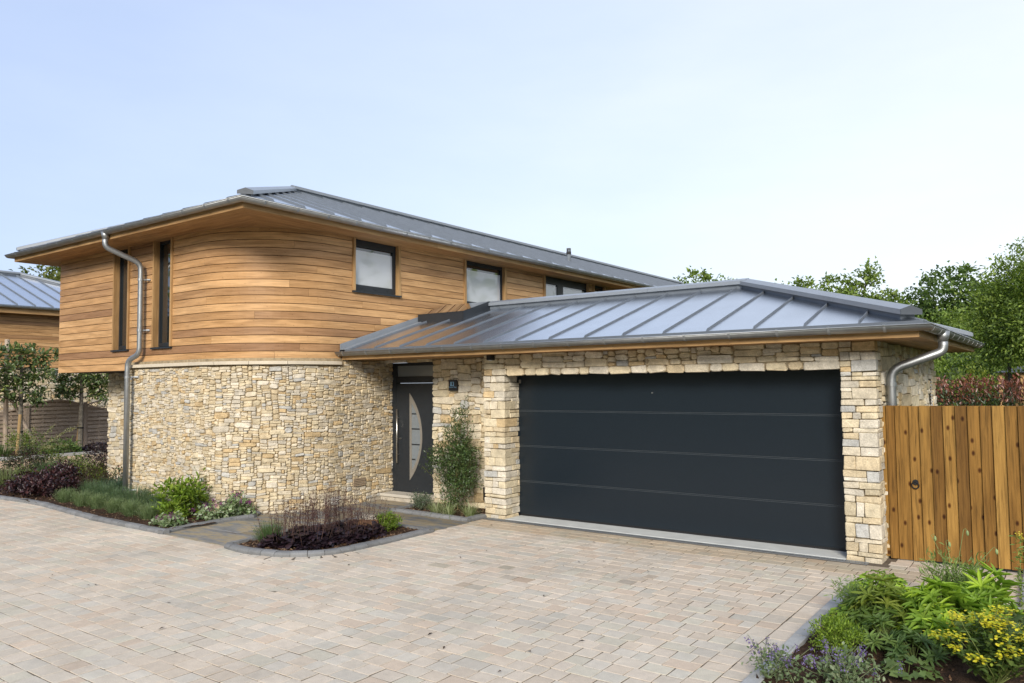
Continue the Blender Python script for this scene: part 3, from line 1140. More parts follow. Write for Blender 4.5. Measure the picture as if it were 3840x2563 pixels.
def fascia(line, z0, z1, parent, t=.026, seg=None):
    for i in range(len(line) - 1):
        a, b = np.array(line[i], float), np.array(line[i + 1], float)
        L = np.linalg.norm(b - a); d = (b - a) / L; nn = np.array((d[1], -d[0]))
        cuts = [0] + [c for c in (seg or []) if c < L - .5] + [L]
        for c0, c1 in zip(cuts[:-1], cuts[1:]):
            e0 = -t if c0 == 0 and i > 0 else .0015
            P = [a + d * (c0 + (t if c0 == 0 and i > 0 else .0015)), a + d * (c1 - .0015), a + d * (c1 - .0015) - nn * t, a + d * (c0 + (t if c0 == 0 and i > 0 else .0015)) - nn * t]
            if c0 == 0 and i > 0:
                P[0] = a + d * .0; P[3] = a - nn * t + d * t
            if c1 == L and i < len(line) - 2:
                P[1] = a + d * L; P[2] = a + d * (L - t) - nn * t
            V = [(p[0], p[1], z0) for p in P] + [(p[0], p[1], z1) for p in P]
            F = [(3, 2, 1, 0), (4, 5, 6, 7)] + [(q, (q + 1) % 4, 4 + (q + 1) % 4, 4 + q) for q in range(4)]
            o = rng.uniform(0, 9)
            UV = [(float(np.dot(np.array(V[q][:2]) - a, d)) + o, V[q][2]) for f in F for q in f]
            mk('fascia_board', V, F, MT['larch'], parent, None, UV)


fascia([(WX, 14.4), (WX, EY), (EX, EY), (EX, 34.4)], SOF - .006, 4.73, sof, seg=[4.2, 9.0, 14, 19, 24])


def gutter_prof(r):
    out = [(r + r * math.cos(a), r * math.sin(a)) for a in np.linspace(0, -math.pi, 11)]
    inn = [(r + (r - .004) * math.cos(a), (r - .004) * math.sin(a)) for a in np.linspace(-math.pi, 0, 11)]
    return out + inn


def gutter(line, z, r, brackets, parent):
    mb = MB(); mb.sweep(gutter_prof(r), line, z)
    # rolled front lip
    mb.sweep([(2 * r + .002 + .008 * math.cos(a), .002 + .008 * math.sin(a)) for a in np.linspace(0, 2 * math.pi, 9)[:-1]], line, z)
    gt = mb.build('gutter', MT['galv'], parent, smooth=True, tint=False)
    for p, d in brackets:
        p, d = np.array(p, float), np.array(d, float)
        mb = MB()
        pr = [(-.002, .02)] + [(r + (r + .004) * math.cos(a), (r + .004) * math.sin(a)) for a in np.linspace(-math.pi, 0, 11)] + [(2 * r + .012, .012), (2 * r - .004, .018)]
        pr2 = [(a + (.0035 if i < 12 else 0), b + .001) for i, (a, b) in enumerate(pr)][::-1]
        pr = [(a + (.0 if i else 0), b - .001) for i, (a, b) in enumerate(pr)]
        poly = pr + [(r + (r - .006) * math.cos(a), (r - .006) * math.sin(a)) for a in np.linspace(0, -math.pi, 11)]
        mb.sweep(poly, [tuple(p - d * .014), tuple(p + d * .014)], z)
        mb.build('bracket', MT['galv'], gt, tint=False)
    return gt


brk = []
for i in range(13):
    brk.append(((WX + .35 + i * .595, EY - .003), (1, 0)))
for i in range(46):
    brk.append(((EX + .003, 6.86 + i * .592), (0, 1)))
gutter([(WX, 13.8), (WX, EY - .003), (EX + .003, EY - .003), (EX + .003, 34.4)], 4.712, .064, brk, house)
ej = MB()
ej.sweep([(-.02, -.03), (-.02, .07), (.012, .055), (.012, -.03)], [(WX, 13.8), (WX, EY + .02), (EX - .02, EY + .02), (EX - .02, 34.4)], 4.70)
ej.build('eaves_trim', MT['anth'], house, tint=False)


def hfun(s, L, D, h0, h1):
    v = D
    if h0:
        v = min(v, s)
    if h1:
        v = min(v, L - s)
    return max(v, 0.0)


def slope(parent, o, e, n, L, D, m, seams, h0, h1, seam_h=.022, mat=None, name='roof_panel', pw=.010):
    """metal sheets between standing seams. o: eave start, e/n: plan unit vectors along the eave and up the slope"""
    o, e, n = np.array(o, float), np.array(e, float), np.array(n, float)
    up = np.array((n[0], n[1], m))
    nl = np.cross(e, up); nl = nl / np.linalg.norm(nl)
    if nl[2] < 0:
        nl = -nl
    P = lambda s, t, k=0: tuple(o + e * s + up * t + nl * k)
    ss = sorted({0.0, L} | {x for x in seams if .05 < x < L - .05})
    for s0, s1 in zip(ss[:-1], ss[1:]):
        mb = MB()
        br_ = [b for b in (D, L - D) if s0 + .01 < b < s1 - .01]
        tops = [(s, hfun(s, L, D, h0, h1)) for s in [s0] + br_ + [s1]]
        poly = [P(s0, 0), P(s1, 0)] + [P(s, t) for s, t in tops[::-1] if t > 1e-4]
        wob = rng.normal(0, .0008)
        mb.add(poly, [tuple(range(len(poly)))])
        # turned-down front edge
        a, b = np.array(P(s0, 0)), np.array(P(s1, 0))
        dn = np.array((0, 0, -.035))
        mb.add([tuple(a), tuple(b), tuple(b + dn), tuple(a + dn)], [(0, 3, 2, 1)])
        if s0 > .06:
            T = hfun(s0, L, D, h0, h1) - .1
            if T > .12:
                q = pw / 2
                V = [P(s0 - q, .0, 0), P(s0 + q, .0, 0), P(s0 + q, T, 0), P(s0 - q, T, 0), P(s0 - q, .045, seam_h), P(s0 + q, .045, seam_h), P(s0 + q, T, seam_h), P(s0 - q, T, seam_h)]
                mb.add(V, [(4, 5, 6, 7), (0, 1, 5, 4), (1, 2, 6, 5), (2, 3, 7, 6), (3, 0, 4, 7)])
        o_p = mb.build(name, mat or MT['zinc'], parent, tint=False)
        o_p.data.materials.append(MT['seam'])
        for p_ in o_p.data.polygons[1:]:
            p_.material_index = 1


def ridge_cap(parent, pts, w=.115, h=.055, rise=.042, z=.035, cuts=None, cap_end=True):
    """folded cap over a batten along a 3d polyline segment"""
    a, b = np.array(pts[0], float), np.array(pts[1], float)
    d = b - a; L = np.linalg.norm(d); d = d / L
    sd_ = np.array((d[1], -d[0], 0)); sd_ = sd_ / np.linalg.norm(sd_)
    uz = np.array((0, 0, 1.0))
    bt = MB()
    V = [tuple(p + sd_ * x + uz * y) for p in (a, b - d * .06) for x, y in ((-w * .66, -.09), (w * .66, -.09), (w * .66, z + .01), (-w * .66, z + .01))]
    bt.add(V, [(0, 1, 2, 3), (7, 6, 5, 4), (0, 4, 5, 1), (1, 5, 6, 2), (2, 6, 7, 3), (3, 7, 4, 0)])
    bt.build('ridge_batten', MT['seam'], parent, tint=False)
    cs = [0] + [c for c in (cuts or []) if c < L - .2] + [L]
    prof = [(-w, z), (-w, z + h), (0, z + h + rise), (w, z + h), (w, z)]
    for c0, c1 in zip(cs[:-1], cs[1:]):
        mb = MB()
        V = [tuple(a + d * c + sd_ * x + uz * y) for c in (c0 + .002, c1 - .002) for x, y in prof]
        mb.add(V, [(0, 1, 2, 3, 4), (9, 8, 7, 6, 5)] + [(i, 5 + i, 5 + (i + 1) % 5, (i + 1) % 5) for i in range(5)])
        mb.build('ridge_cap', MT['cap'], parent, tint=False)
    # closed end plate just proud of the last length, dim reflection painted in
    mb = MB()
    V = [tuple(a + d * c + sd_ * x + uz * y) for c in (L + .0, L + .006) for x, y in [(q * 1.01, r_) for q, r_ in prof]]
    mb.add(V, [(0, 1, 2, 3, 4), (9, 8, 7, 6, 5)] + [(i, 5 + i, 5 + (i + 1) % 5, (i + 1) % 5) for i in range(5)])
    mb.build('cap_end', MT['end_shade'], parent, tint=False)


SE = 4.757
SLP = .372
D_ = 3.87
rd = MB()
rx0, rx1, ry0, ry1 = WX - .04, EX + .04, EY - .04, 34.5
apz = SE + SLP * D_
rd.add([(rx0, ry0, SE - .05), (rx1, ry0, SE - .05), (rx1, ry1, SE - .05), (rx0, ry1, SE - .05), (rx0 + D_, ry0 + D_, apz - .05), (rx0 + D_, ry1 - D_, apz - .05)],
       [(0, 1, 4), (1, 2, 5, 4), (2, 3, 5), (3, 0, 4, 5), (3, 2, 1, 0)])
roof = rd.build('roof', MT['anth'], house, tint=False)
slope(roof, (rx1, ry0, SE), (0, 1, 0), (-1, 0, 0), ry1 - ry0, D_, SLP, [7.08 - ry0 + .583 * i for i in range(48)], True, True, .034)
slope(roof, (rx0, ry0, SE), (1, 0, 0), (0, 1, 0), rx1 - rx0, D_, SLP, [.33 + .583 * i for i in range(14)], True, True)
slope(roof, (rx0, ry1, SE), (0, -1, 0), (1, 0, 0), ry1 - ry0, D_, SLP, [3 * i for i in range(1, 9)], True, True)
ridge_cap(roof, [(rx0 + D_, ry0 + D_, apz), (rx0 + D_, ry1 - D_, apz)], cuts=[2.4, 5.4, 8.4, 11.4, 14.4, 17.4])
ridge_cap(roof, [(rx0 + D_ - .002, ry0 + D_ - .002, apz), (rx1 - .16, ry0 + .16, SE + SLP * .16)], cuts=[1.7, 3.7], z=.005)
ridge_cap(roof, [(rx0 + D_ + .002, ry0 + D_ - .002, apz), (rx0 + .1, ry0 + .1, SE + SLP * .1)], cuts=[1.7, 3.7], z=.005)
vp = MB()
vz = SE + SLP * (rx1 + 11.5)
vp.tube([(-11.5, 18.6, vz - .05), (-11.5, 18.6, vz + .24)], .055, 12, (.16, .18, .2))
vp.tube([(-11.5, 18.6, vz + .2), (-11.5, 18.6, vz + .275)], .07, 12, (.02, .02, .02))
for i in range(9):
    a = i * 2 * math.pi / 9
    vp.tube([(-11.5 + .055 * math.cos(a), 18.6 + .055 * math.sin(a), vz + .27), (-11.5 + .055 * math.cos(a), 18.6 + .055 * math.sin(a), vz + .36)], .008, 5, (.1, .1, .1))
vp.tube([(-11.5, 18.6, vz + .355), (-11.5, 18.6, vz + .375)], .062, 12, (.1, .1, .1))
vp.build('vent_pipe', tint_mat('vent_plastic', .5, bmp=None), roof)


def fillet(pts, r, n=5):
    pts = [np.array(p, float) for p in pts]
    out = [pts[0]]
    for i in range(1, len(pts) - 1):
        a, b, c = pts[i - 1], pts[i], pts[i + 1]
        d0 = (a - b) / np.linalg.norm(a - b); d1 = (c - b) / np.linalg.norm(c - b)
        q = min(r, np.linalg.norm(a - b) * .48, np.linalg.norm(c - b) * .48)
        for t in np.linspace(0, 1, n):
            out.append((b + d0 * q) * (1 - t) ** 2 + b * 2 * t * (1 - t) + (b + d1 * q) * t ** 2)
    out.append(pts[-1])
    return out


def downpipe(pts, r, brackets, parent, outlet):
    mb = MB()
    mb.tube(fillet(pts, .12), r, 14)
    mb.tube(outlet, r * 1.55, 14, r1=r * 1.02)
    o = mb.build('downpipe', MT['galv'], parent, smooth=True, tint=False)
    for p, wd in brackets:
        b = MB()
        b.tube([np.array(p) - (0, 0, .022), np.array(p) + (0, 0, .022)], r + .006, 14)
        b.tube([np.array(p), np.array(wd)], .012, 6)
        b.tube([np.array(p) * .35 + np.array(wd) * .65, np.array(wd)], .02, 8)
        b.build('pipe_bracket', MT['galv'], o, tint=False)
    return o


downpipe([(-13.38, 6.505, 4.60), (-13.38, 6.505, 4.44), (-13.225, 7.06, 4.2), (-13.225, 7.06, 2.60), (-13.49, 6.99, 2.50), (-13.49, 6.99, .0)], .047,
         [((-13.225, 7.06, 3.914), (-13.12, 7.18, 3.914)), ((-13.225, 7.06, 3.02), (-13.12, 7.18, 3.02)), ((-13.49, 6.99, 2.2), (-13.38, 7.13, 2.2)), ((-13.49, 6.99, .22), (-13.38, 7.13, .22))],
         house, [(-13.38, 6.505, 4.70), (-13.38, 6.505, 4.57)])

# ---- front door (belongs to the house, set back in the porch)
fd = MB()
DY = 10.06
fd.box(-9.985, -9.87, DY - .05, DY + .05, .13, 2.41)
fd.box(-8.93, -8.80, DY - .05, DY + .05, .13, 2.41)
fd.box(-9.87, -8.93, DY - .045, DY + .05, 2.05, 2.165)
fd.box(-9.87, -8.93, DY - .045, DY + .05, 2.355, 2.41)
fd.box(-9.87, -8.93, DY - .05, DY + .05, .118, .135)
front = fd.build('front_door', MT['anth'], house, tint=False)
tg = MB(); tg.box(-9.87, -8.93, DY - .02, DY, 2.165, 2.355); tg.build('transom_pane', MT['glass_door'], front, tint=False)
lf = MB(); lf.bevbox(-9.862, -8.938, DY - .06, DY + .02, .14, 2.045, .006); lf.build('door_leaf', MT['anth'], front, tint=False)


def dshape(xl, z0, z1, bulge, n=26):
    zc, hh = (z0 + z1) / 2, (z1 - z0) / 2
    Rr = (hh * hh + bulge * bulge) / (2 * bulge)
    cx = xl + bulge - Rr
    a0 = math.asin(hh / Rr)
    return [(cx + Rr * math.cos(a), zc + Rr * math.sin(a)) for a in np.linspace(-a0, a0, n)]


o_ = dshape(-9.535, .335, 1.87, .30); i_ = dshape(-9.485, .51, 1.695, .205)
mb = MB(); n = len(o_)
yf = DY - .068
V = [(x, yf, z) for x, z in o_] + [(x, yf, z) for x, z in i_] + [(x, yf + .02, z) for x, z in o_] + [(x, yf + .02, z) for x, z in i_]
F = []
for i in range(n):
    k = (i + 1) % n
    F += [(i, k, n + k, n + i), (2 * n + i, 2 * n + k, k, i), (n + i, n + k, 3 * n + k, 3 * n + i)]
mb.add(V, F); mb.build('crescent_trim', MT['taupe'], front, tint=False)
mb = MB(); mb.prism([(x, yf + .006, z) for x, z in i_], (0, .01, 0)); cg = mb.build('crescent_pane', MT['glass_door'], front, tint=False)
for zb in (1.505, 1.24, .967, .705):
    xr = [x for x, z in i_ if abs(z - zb) < .08][0]
    mb = MB(); mb.box(-9.484, xr, yf + .001, yf + .0055, zb - .011, zb + .011); mb.build('glazing_bar', MT['anth'], cg, tint=False)
mb = MB(); mb.tube([(-9.80, DY - .115, .63), (-9.80, DY - .115, 1.585)], .015, 10)
for z in (.78, 1.43):
    mb.tube([(-9.80, DY - .115, z), (-9.80, DY - .05, z)], .009, 8)
mb.build('door_handle', MT['steel'], front, smooth=True, tint=False)
mb = MB(); mb.tube([(-9.765, DY - .075, 1.06), (-9.765, DY - .055, 1.06)], .016, 10); mb.build('lock', MT['steel'], front, tint=False)
st = MB(); st.bevbox(-9.97, -8.78, 9.68, 10.02, .07, .12, .008, (.50, .46, .39)); step_ = st.build('door_step', MT['coping'], house)
for a, b in ((-9.965, -9.62), (-9.615, -9.2), (-9.195, -8.79)):
    m_ = MB(); _, V, F, c, _p = block(a, b, 9.70, 9.86, -.03, .068, .01); m_.add(V, F, (.46, .41, .33)); m_.build('riser_stone', MT['stone'], step_)

# ------------------------------------------------------------------ garage wing
garage = thing('garage', 'low attached double garage of dry stone with a grey metal hipped roof', 'garage', (-4.5, 9.28, 0))
GX0, GX1, GY0, GY1 = -7.30, -1.77, 9.28, 13.87
PL, PR = -6.905, -2.14
GS = 2.455
gc = MB()
gc.box(GX0 + .025, PL - .03, GY0 + .035, 9.85, -.05, 2.6)
gc.box(PR + .03, GX1 - .03, GY0 + .035, 9.7, -.05, 2.6)
gc.box(GX0 + .03, GX1 - .03, GY0 + .018, 9.62, 2.15, 2.61)
gc.box(GX1 - .3, GX1 - .017, 9.6, GY1 - .03, -.05, 2.6)
gc.box(-8.79, GX0 + .02, 9.818, 10.2, -.05, 2.6)
gc.box(-9.97, -8.80, 9.835, 10.05, 2.415, 2.6)
gwall = gc.build('stone_wall', MT['mortar'], garage, tint=False)
gs = []
PALE[:] = [1.05, 1.07, 1.15]
HG = [.10, .26, .30, .2, .14]


def pier(x0, x1, y0, y1, z0, z1):
    z = z0
    odd = 0
    while z < z1 - .01:
        h = rng.choice([.05, .075, .1, .13, .16], p=[.2, .26, .26, .18, .10])
        if z1 - (z + h) < .05:
            h = z1 - z
        W = x1 - x0
        cw_ = W * (rng.uniform(.5, .72) if odd else rng.uniform(.32, .5))
        cd = (y1 - y0) * (rng.uniform(.35, .5) if odd else rng.uniform(.6, .92))
        if h < .075 and rng.random() < .4:
            cw_ = W * rng.uniform(.6, .8)
        odd = 1 - odd
        j = .004
        za, zb_ = z + j, z + h - j
        pr = rng.uniform(-.006, .008)
        gs.append(block(x1 - cw_ + j, x1 + pr, y0 - pr, y0 + cd - j, za, zb_, .014))
        # rest of the front
        rem = W - cw_
        if h > .1 and rng.random() < .45:
            zm = za + (zb_ - za) * rng.uniform(.35, .65)
            for q0, q1 in ((za, zm - j), (zm + j, zb_)):
                gs.append(block(x0 + rng.uniform(-.004, .006), x1 - cw_ - j, y0 + rng.uniform(-.008, .006), y0 + .14, q0, q1, .012))
        elif rem > .2 and rng.random() < .6:
            xm = x0 + rem * rng.uniform(.35, .65)
            gs.append(block(x0 + rng.uniform(-.004, .006), xm - j, y0 + rng.uniform(-.008, .006), y0 + .14, za, zb_, .014))
            gs.append(block(xm + j, x1 - cw_ - j, y0 + rng.uniform(-.008, .006), y0 + .14, za, zb_, .014))
        else:
            gs.append(block(x0 + rng.uniform(-.004, .006), x1 - cw_ - j, y0 + rng.uniform(-.008, .006), y0 + .14, za, zb_, .014))
        # rest of the side
        ys = y0 + cd
        if y1 - ys > .04:
            if h > .1:
                zm = za + (zb_ - za) * rng.uniform(.35, .65)
                parts = ((za, zm - j), (zm + j, zb_))
            else:
                parts = ((za, zb_),)
            for q0, q1 in parts:
                gs.append(block(x1 - .12, x1 + rng.uniform(-.006, .006), ys + j, y1 - j, q0, q1, .01))
        z += h


pier(GX0, PL, GY0, 9.66, -.02, 2.135)
pier(PR, GX1, GY0, 9.60, -.02, GS)
lm = lambda u, v, n: (GX0 + u, GY0 - n, 2.135 + v)
LW = PR - GX0
u = 0.0
while u < LW - .02:                         # flat course of larger stones over the door
    L = rng.uniform(.14, .34)
    if LW - (u + L) < .13:
        L = LW - u
    gs.append(stone((u, u + L, .0, .105), lm, warp=.25, lim=(0, LW, 0, .33))); u += L
for a, b, c, d in tile(int(LW / .04), 8, [.16, .34, .3, .2]):
    gs.append(stone((a * .04, b * .04 + (.0), .105 + c * .0272, .105 + d * .0272), lm, warp=.6, lim=(0, LW, .1, .323)))
em = lambda u, v, n: (-8.82 + u, 9.80 - n, v)
for a, b, c, d in tile(int(1.53 / .04), int(2.46 / .03), HG):
    gs.append(stone((a * .04, b * .04 + .008, c * .03 - .02, d * .03 - .02), em, lim=(0, 1.53, -.02, GS)))
lm2 = lambda u, v, n: (-9.98 + u, 9.80 - n, v)
u = 0.0
while u < 1.14:
    L = rng.uniform(.15, .3); gs.append(stone((u, min(u + L, 1.16), 2.405, 2.465), lm2, warp=.1)); u += L
sm = lambda u, v, n: (GX1 + n, 9.59 + u, v)
for a, b, c, d in tile(int(4.28 / .045), int(2.48 / .033), HG):
    gs.append(stone((a * .045, b * .045, c * .033 - .02, d * .033 - .02), sm, lim=(0, 4.28, -.02, GS)))
lay(gs, gwall)
PALE[:] = [1.0, 1.0, 1.05]
vb = MB()
vb.box(GX1 + .0, GX1 + .012, 13.2, 13.27, 1.3, 2.02, (.02, .02, .02))
for i in range(14):
    vb.box(GX1 + .012, GX1 + .03, 13.2, 13.27, 1.32 + i * .05, 1.345 + i * .05, (.35, .35, .35))
vb.build('louvre_vent', tint_mat('vent_metal', .5, bmp=None), garage)

# garage door
fr = MB()
fr.box(PL - .08, PL - .015, 9.64, 9.72, .0, 2.3)
fr.box(PR + .005, PR + .05, 9.64, 9.72, .0, 2.3)
fr.box(PL - .015, PR + .005, 9.70, 9.74, .0, 2.3)
gd = fr.build('garage_door', MT['anth'], garage, tint=False)
zs = [.04, .545, 1.078, 1.611, 2.2]
for a, b in zip(zs[:-1], zs[1:]):
    mb = MB()
    x0, x1 = PL - .014, PR + .004
    y = 9.655
    pr = [(a + .0, y + .045), (a + .0, y + .004), (a + .004, y), (b - .001, y), (b - .001, y + .045)]
    V = [(x, q[1], q[0]) for x in (x0, x1) for q in pr]
    n = len(pr)
    mb.add(V, [(i, n + i, n + (i + 1) % n, (i + 1) % n) for i in range(n)] + [tuple(range(n)), tuple(range(n, 2 * n))[::-1]])
    mb.build('door_panel', MT['door'], gd, tint=False)
for zz in zs[1:4]:  # added strips paint the light lines along the panel joints
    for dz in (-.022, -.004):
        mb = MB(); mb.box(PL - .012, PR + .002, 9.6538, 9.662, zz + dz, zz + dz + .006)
        mb.build('joint_highlight_strip', MT['strip'], gd, tint=False)
mb = MB(); mb.box(PL - .013, PR + .003, 9.652, 9.69, .013, .042); mb.build('rubber_seal', MT['black'], gd, tint=False)
mb = MB(); mb.box(PL + .005, PL + .045, 9.648, 9.656, 2.02, 2.075); mb.build('door_tag', MT['taupe'], gd, tint=False)
mb = MB(); mb.tube([(-4.66, 9.655, 1.87), (-4.66, 9.642, 1.87)], .010, 10); mb.build('door_lock', MT['steel'], gd, tint=False)
mb = MB(); mb.bevbox(PL + .004, PR - .004, 9.262, 9.75, -.05, .012, .004); apron = mb.build('garage_apron', MT['concrete'], None, kind='structure', tint=False)
mb = MB(); mb.box(-7.22, -1.9, 9.165, 9.172, -.03, .006); mb.box(-7.22, -1.9, 9.246, 9.258, -.03, .007); mb.box(-7.22, -1.9, 9.172, 9.246, -.05, -.0015)
drain = mb.build('drain_channel', MT['galv'], None, kind='structure', tint=False)
mb = MB()
for i in range(166):
    x = -7.2 + i * .032
    mb.box(x, x + .017, 9.172, 9.246, -.012, .004)
mb.build('drain_grate', MT['galv'], drain, kind='stuff', tint=False)

# soffit and fascia
FY, FX, BY = 8.84, -1.26, 14.30
sb = MB()
sb.box(-10.0, FX - .03, FY + .03, 9.9, GS + .022, GS + .05)
sb.box(-2.0, FX - .031, 9.9, BY - .03, GS + .022, GS + .05)
gsof = sb.build('soffit', MT['mortar'], garage, tint=False)
w = .1
for k in range(10):
    a, b = .026 + k * w, .026 + (k + 1) * w - .005
    xr0, xr1 = FX - a, FX - b
    V2 = [(-10.02, FY + a), (xr0, FY + a), (xr1, FY + b), (-10.02, FY + b)]
    if k > 4:
        V2 = [(-10.02, FY + a), (-1.8, FY + a), (-1.8, FY + b), (-10.02, FY + b)]
    soffit_board(V2, GS, gsof, 'x')
    if k < 6:
        soffit_board([(xr0, FY + a), (xr0, BY - .03), (xr1, BY - .03), (xr1, FY + b)], GS, gsof, 'y')
fascia([(-10.0, FY), (FX, FY), (FX, BY), (-2.2, BY)], GS - .006, 2.585, gsof, seg=[2.1, 5.2])
brk = [((-9.86 + .553 * i, FY - .003), (1, 0)) for i in range(16)] + [((FX + .003, 9.0 + .553 * i), (0, 1)) for i in range(10)]
gutter([(-10.09, FY - .003), (FX + .003, FY - .003), (FX + .003, BY + .003), (-2.5, BY + .003)], 2.572, .062, brk, garage)
ej = MB(); ej.sweep([(-.02, -.03), (-.02, .07), (.012, .055), (.012, -.03)], [(-10.0, FY + .02), (FX - .02, FY + .02), (FX - .02, BY - .02), (-2.5, BY - .02)], 2.565)
ej.build('eaves_trim', MT['anth'], garage, tint=False)

# roof
GE, GM, GD = 2.618, .304, 2.77
ex0, ex1, ey0, ey1 = -10.025, FX + .05, FY - .035, BY + .04
GD = (ey1 - ey0) / 2
gz = GE + GM * GD
rd = MB()
rd.add([(ex0, ey0, GE - .05), (ex1, ey0, GE - .05), (ex1, ey1, GE - .05), (ex0, ey1, GE - .05), (ex0, ey0 + GD, gz - .05), (ex1 - GD, ey0 + GD, gz - .05)],
       [(0, 1, 5, 4), (1, 2, 5), (2, 3, 4, 5), (0, 4, 3), (3, 2, 1, 0)])
groof = rd.build('roof', MT['anth'], garage, tint=False)
slope(groof, (ex0, ey0, GE), (1, 0, 0), (0, 1, 0), ex1 - ex0, GD, GM, [-1.83 - .5667 * i - ex0 for i in range(15)], False, True)
slope(groof, (ex1, ey0, GE), (0, 1, 0), (-1, 0, 0), ey1 - ey0, GD, GM, [.45 + .5667 * i for i in range(9)], True, True)
slope(groof, (ex1, ey1, GE), (-1, 0, 0), (0, -1, 0), ex1 - ex0, GD, GM, [1.2 * i for i in range(1, 8)], True, False)
ridge_cap(groof, [(-9.98, ey0 + GD, gz), (ex1 - GD + .03, ey0 + GD, gz)], w=.125, cuts=[1.6, 4.4])
ridge_cap(groof, [(ex1 - GD - .002, ey0 + GD - .002, gz), (ex1 - .13, ey0 + .13, GE + GM * .13)], w=.125, cuts=[.42, 1.0, 2.55])
ridge_cap(groof, [(ex1 - GD - .002, ey0 + GD + .002, gz), (ex1 - .13, ey1 - .13, GE + GM * .13)], w=.125, cuts=[1.0, 2.55])
fl = MB()
V = []
for y in (ey0, ey0 + GD):
    z = GE + GM * (y - ey0)
    V += [(ex0 + .012, y, z - .03), (ex0 + .012, y, z + .10), (ex0 + .030, y, z + .10), (ex0 + .034, y, z + .012), (ex0 + .13, y, z + .008), (ex0 + .13, y, z - .03)]
fl.add(V, [(0, 1, 2, 3, 4, 5), (11, 10, 9, 8, 7, 6)] + [(i, 6 + i, 6 + (i + 1) % 6, (i + 1) % 6) for i in range(6)])
fl.build('wall_flashing', MT['cap'], groof, tint=False)

# rooflight against the boarded wall
def rp(x, y, k):
    return (x, y, GE + GM * (y - ey0) + k)


XA, XB, YA, YB = -9.985, -8.87, 10.70, 11.50
rl = MB()
outer = [(XA, YA), (XB, YA), (XB, YB), (XA, YB)]
inn = [(XA + .05, YA + .05), (XB - .05, YA + .05), (XB - .05, YB - .04), (XA + .05, YB - .04)]
V = [rp(x, y, -.02) for x, y in outer] + [rp(x, y, .145) for x, y in outer] + [rp(x, y, .145) for x, y in inn]
F = []
for i in range(4):
    k = (i + 1) % 4
    F += [(i, k, 4 + k, 4 + i), (4 + i, 4 + k, 8 + k, 8 + i)]
rl.add(V, F)
rlo = rl.build('rooflight', MT['anth'], groof, tint=False)
gp = MB(); gp.add([rp(x, y, .1495) for x, y in [(XA + .01, YA + .012), (XB - .012, YA + .012), (XB - .012, YB - .01), (XA + .01, YB - .01)]], [(0, 1, 2, 3)])
gp.add([rp(x, y, .151 + .0) for x, y in [(XA + .01, YA + .012), (XB - .012, YA + .012), (XB - .012, YB - .01), (XA + .01, YB - .01)]], [(0, 1, 2, 3)]) if False else None
gp.build('rooflight_pane', MT['glass_roof'], groof, tint=False)

downpipe([(-1.175, 9.92, 2.46), (-1.175, 9.92, 2.33), (-1.69, 9.72, 2.13), (-1.69, 9.72, .0)], .05,
         [((-1.69, 9.72, 1.96), (-1.77, 9.72, 1.96))], garage, [(-1.175, 9.92, 2.56), (-1.175, 9.92, 2.44)])

# porch lamp and house number
lamp = thing('wall_lamp', 'small black downlight under the eaves at the top of the left garage pier', 'lamp', (-7.12, 9.22, 2.4))
mb = MB(); mb.bevbox(-7.16, -7.075, 9.17, 9.285, 2.375, 2.449, .006); mb.build('lamp_housing', MT['black'], lamp, tint=False)
mb = MB(); mb.tube([(-7.118, 9.225, 2.376), (-7.118, 9.225, 2.362)], .028, 12, (.75, .75, .72)); mb.build('lamp_lens', MT['coping'], lamp)

sign = thing('house_sign', 'black number plate with 83 in pale blue, right of the front door', 'sign', (-8.32, 9.76, 1.9))
pts = [(-8.405, 1.91), (-8.228, 1.91), (-8.228, 2.055), (-8.236, 2.078), (-8.256, 2.092), (-8.405, 2.092)]
mb = MB(); mb.prism([(x, 9.745, z) for x, z in pts], (0, .03, 0)); plate = mb.build('sign_plate', MT['black'], sign, tint=False)
mb = MB()
for x in (-8.39, -8.24):
    mb.tube([(x, 9.77, 2.0), (x, 9.81, 2.0)], .006, 6)
mb.build('sign_fixing', MT['black'], sign, tint=False)
blue = flat_mat('sign_print', (.22, .42, .62), .5)
for ch, x0 in (('8', -8.372), ('3', -8.325)):
    cu = bpy.data.curves.new('digit', 'FONT')
    cu.body = ch; cu.size = .098; cu.extrude = .0006; cu.space_character = 1
    cu.materials.append(blue)
    tmp = bpy.data.objects.new('digit_curve', cu)
    COL.objects.link(tmp)
    bpy.context.view_layer.update()
    dme = bpy.data.meshes.new_from_object(tmp.evaluated_get(bpy.context.evaluated_depsgraph_get()))
    bpy.data.objects.remove(tmp)
    o = bpy.data.objects.new('digit', dme)
    put(o, sign)
    o.rotation_euler = (math.pi / 2, 0, 0)
    o.scale = (.82, 1, 1)
    o.location = Vector((x0, 9.7445, 1.99)) - wloc(sign)
mb = MB()
x = -8.39
for i, h in enumerate([.017, .012, .012, .012, .012, .012, 0, .017, .012, .012, .012]):
    if h:
        mb.box(x, x + .003, 9.7435, 9.745, 1.962, 1.962 + h); mb.box(x, x + .010, 9.7436, 9.745, 1.962 + h * .45, 1.965 + h * .45)
    x += .0142
mb.build('street_lettering', blue, sign, tint=False)

gv = thing('wall_grille', 'small black wire grille low on the porch wall beside the garage pier', 'vent', (-7.6, 9.78, .2))
mb = MB()
for i in range(9):
    mb.box(-7.70 + i * .019, -7.697 + i * .019, 9.76, 9.772, .16, .36)
for z in (.16, .25, .355):
    mb.box(-7.705, -7.54, 9.764, 9.775, z, z + .012)
mb.box(-7.708, -7.66, 9.766, 9.79, .17, .36); mb.box(-7.64, -7.60, 9.766, 9.79, .10, .25)
mb.build('grille', MT['black'], gv, tint=False)

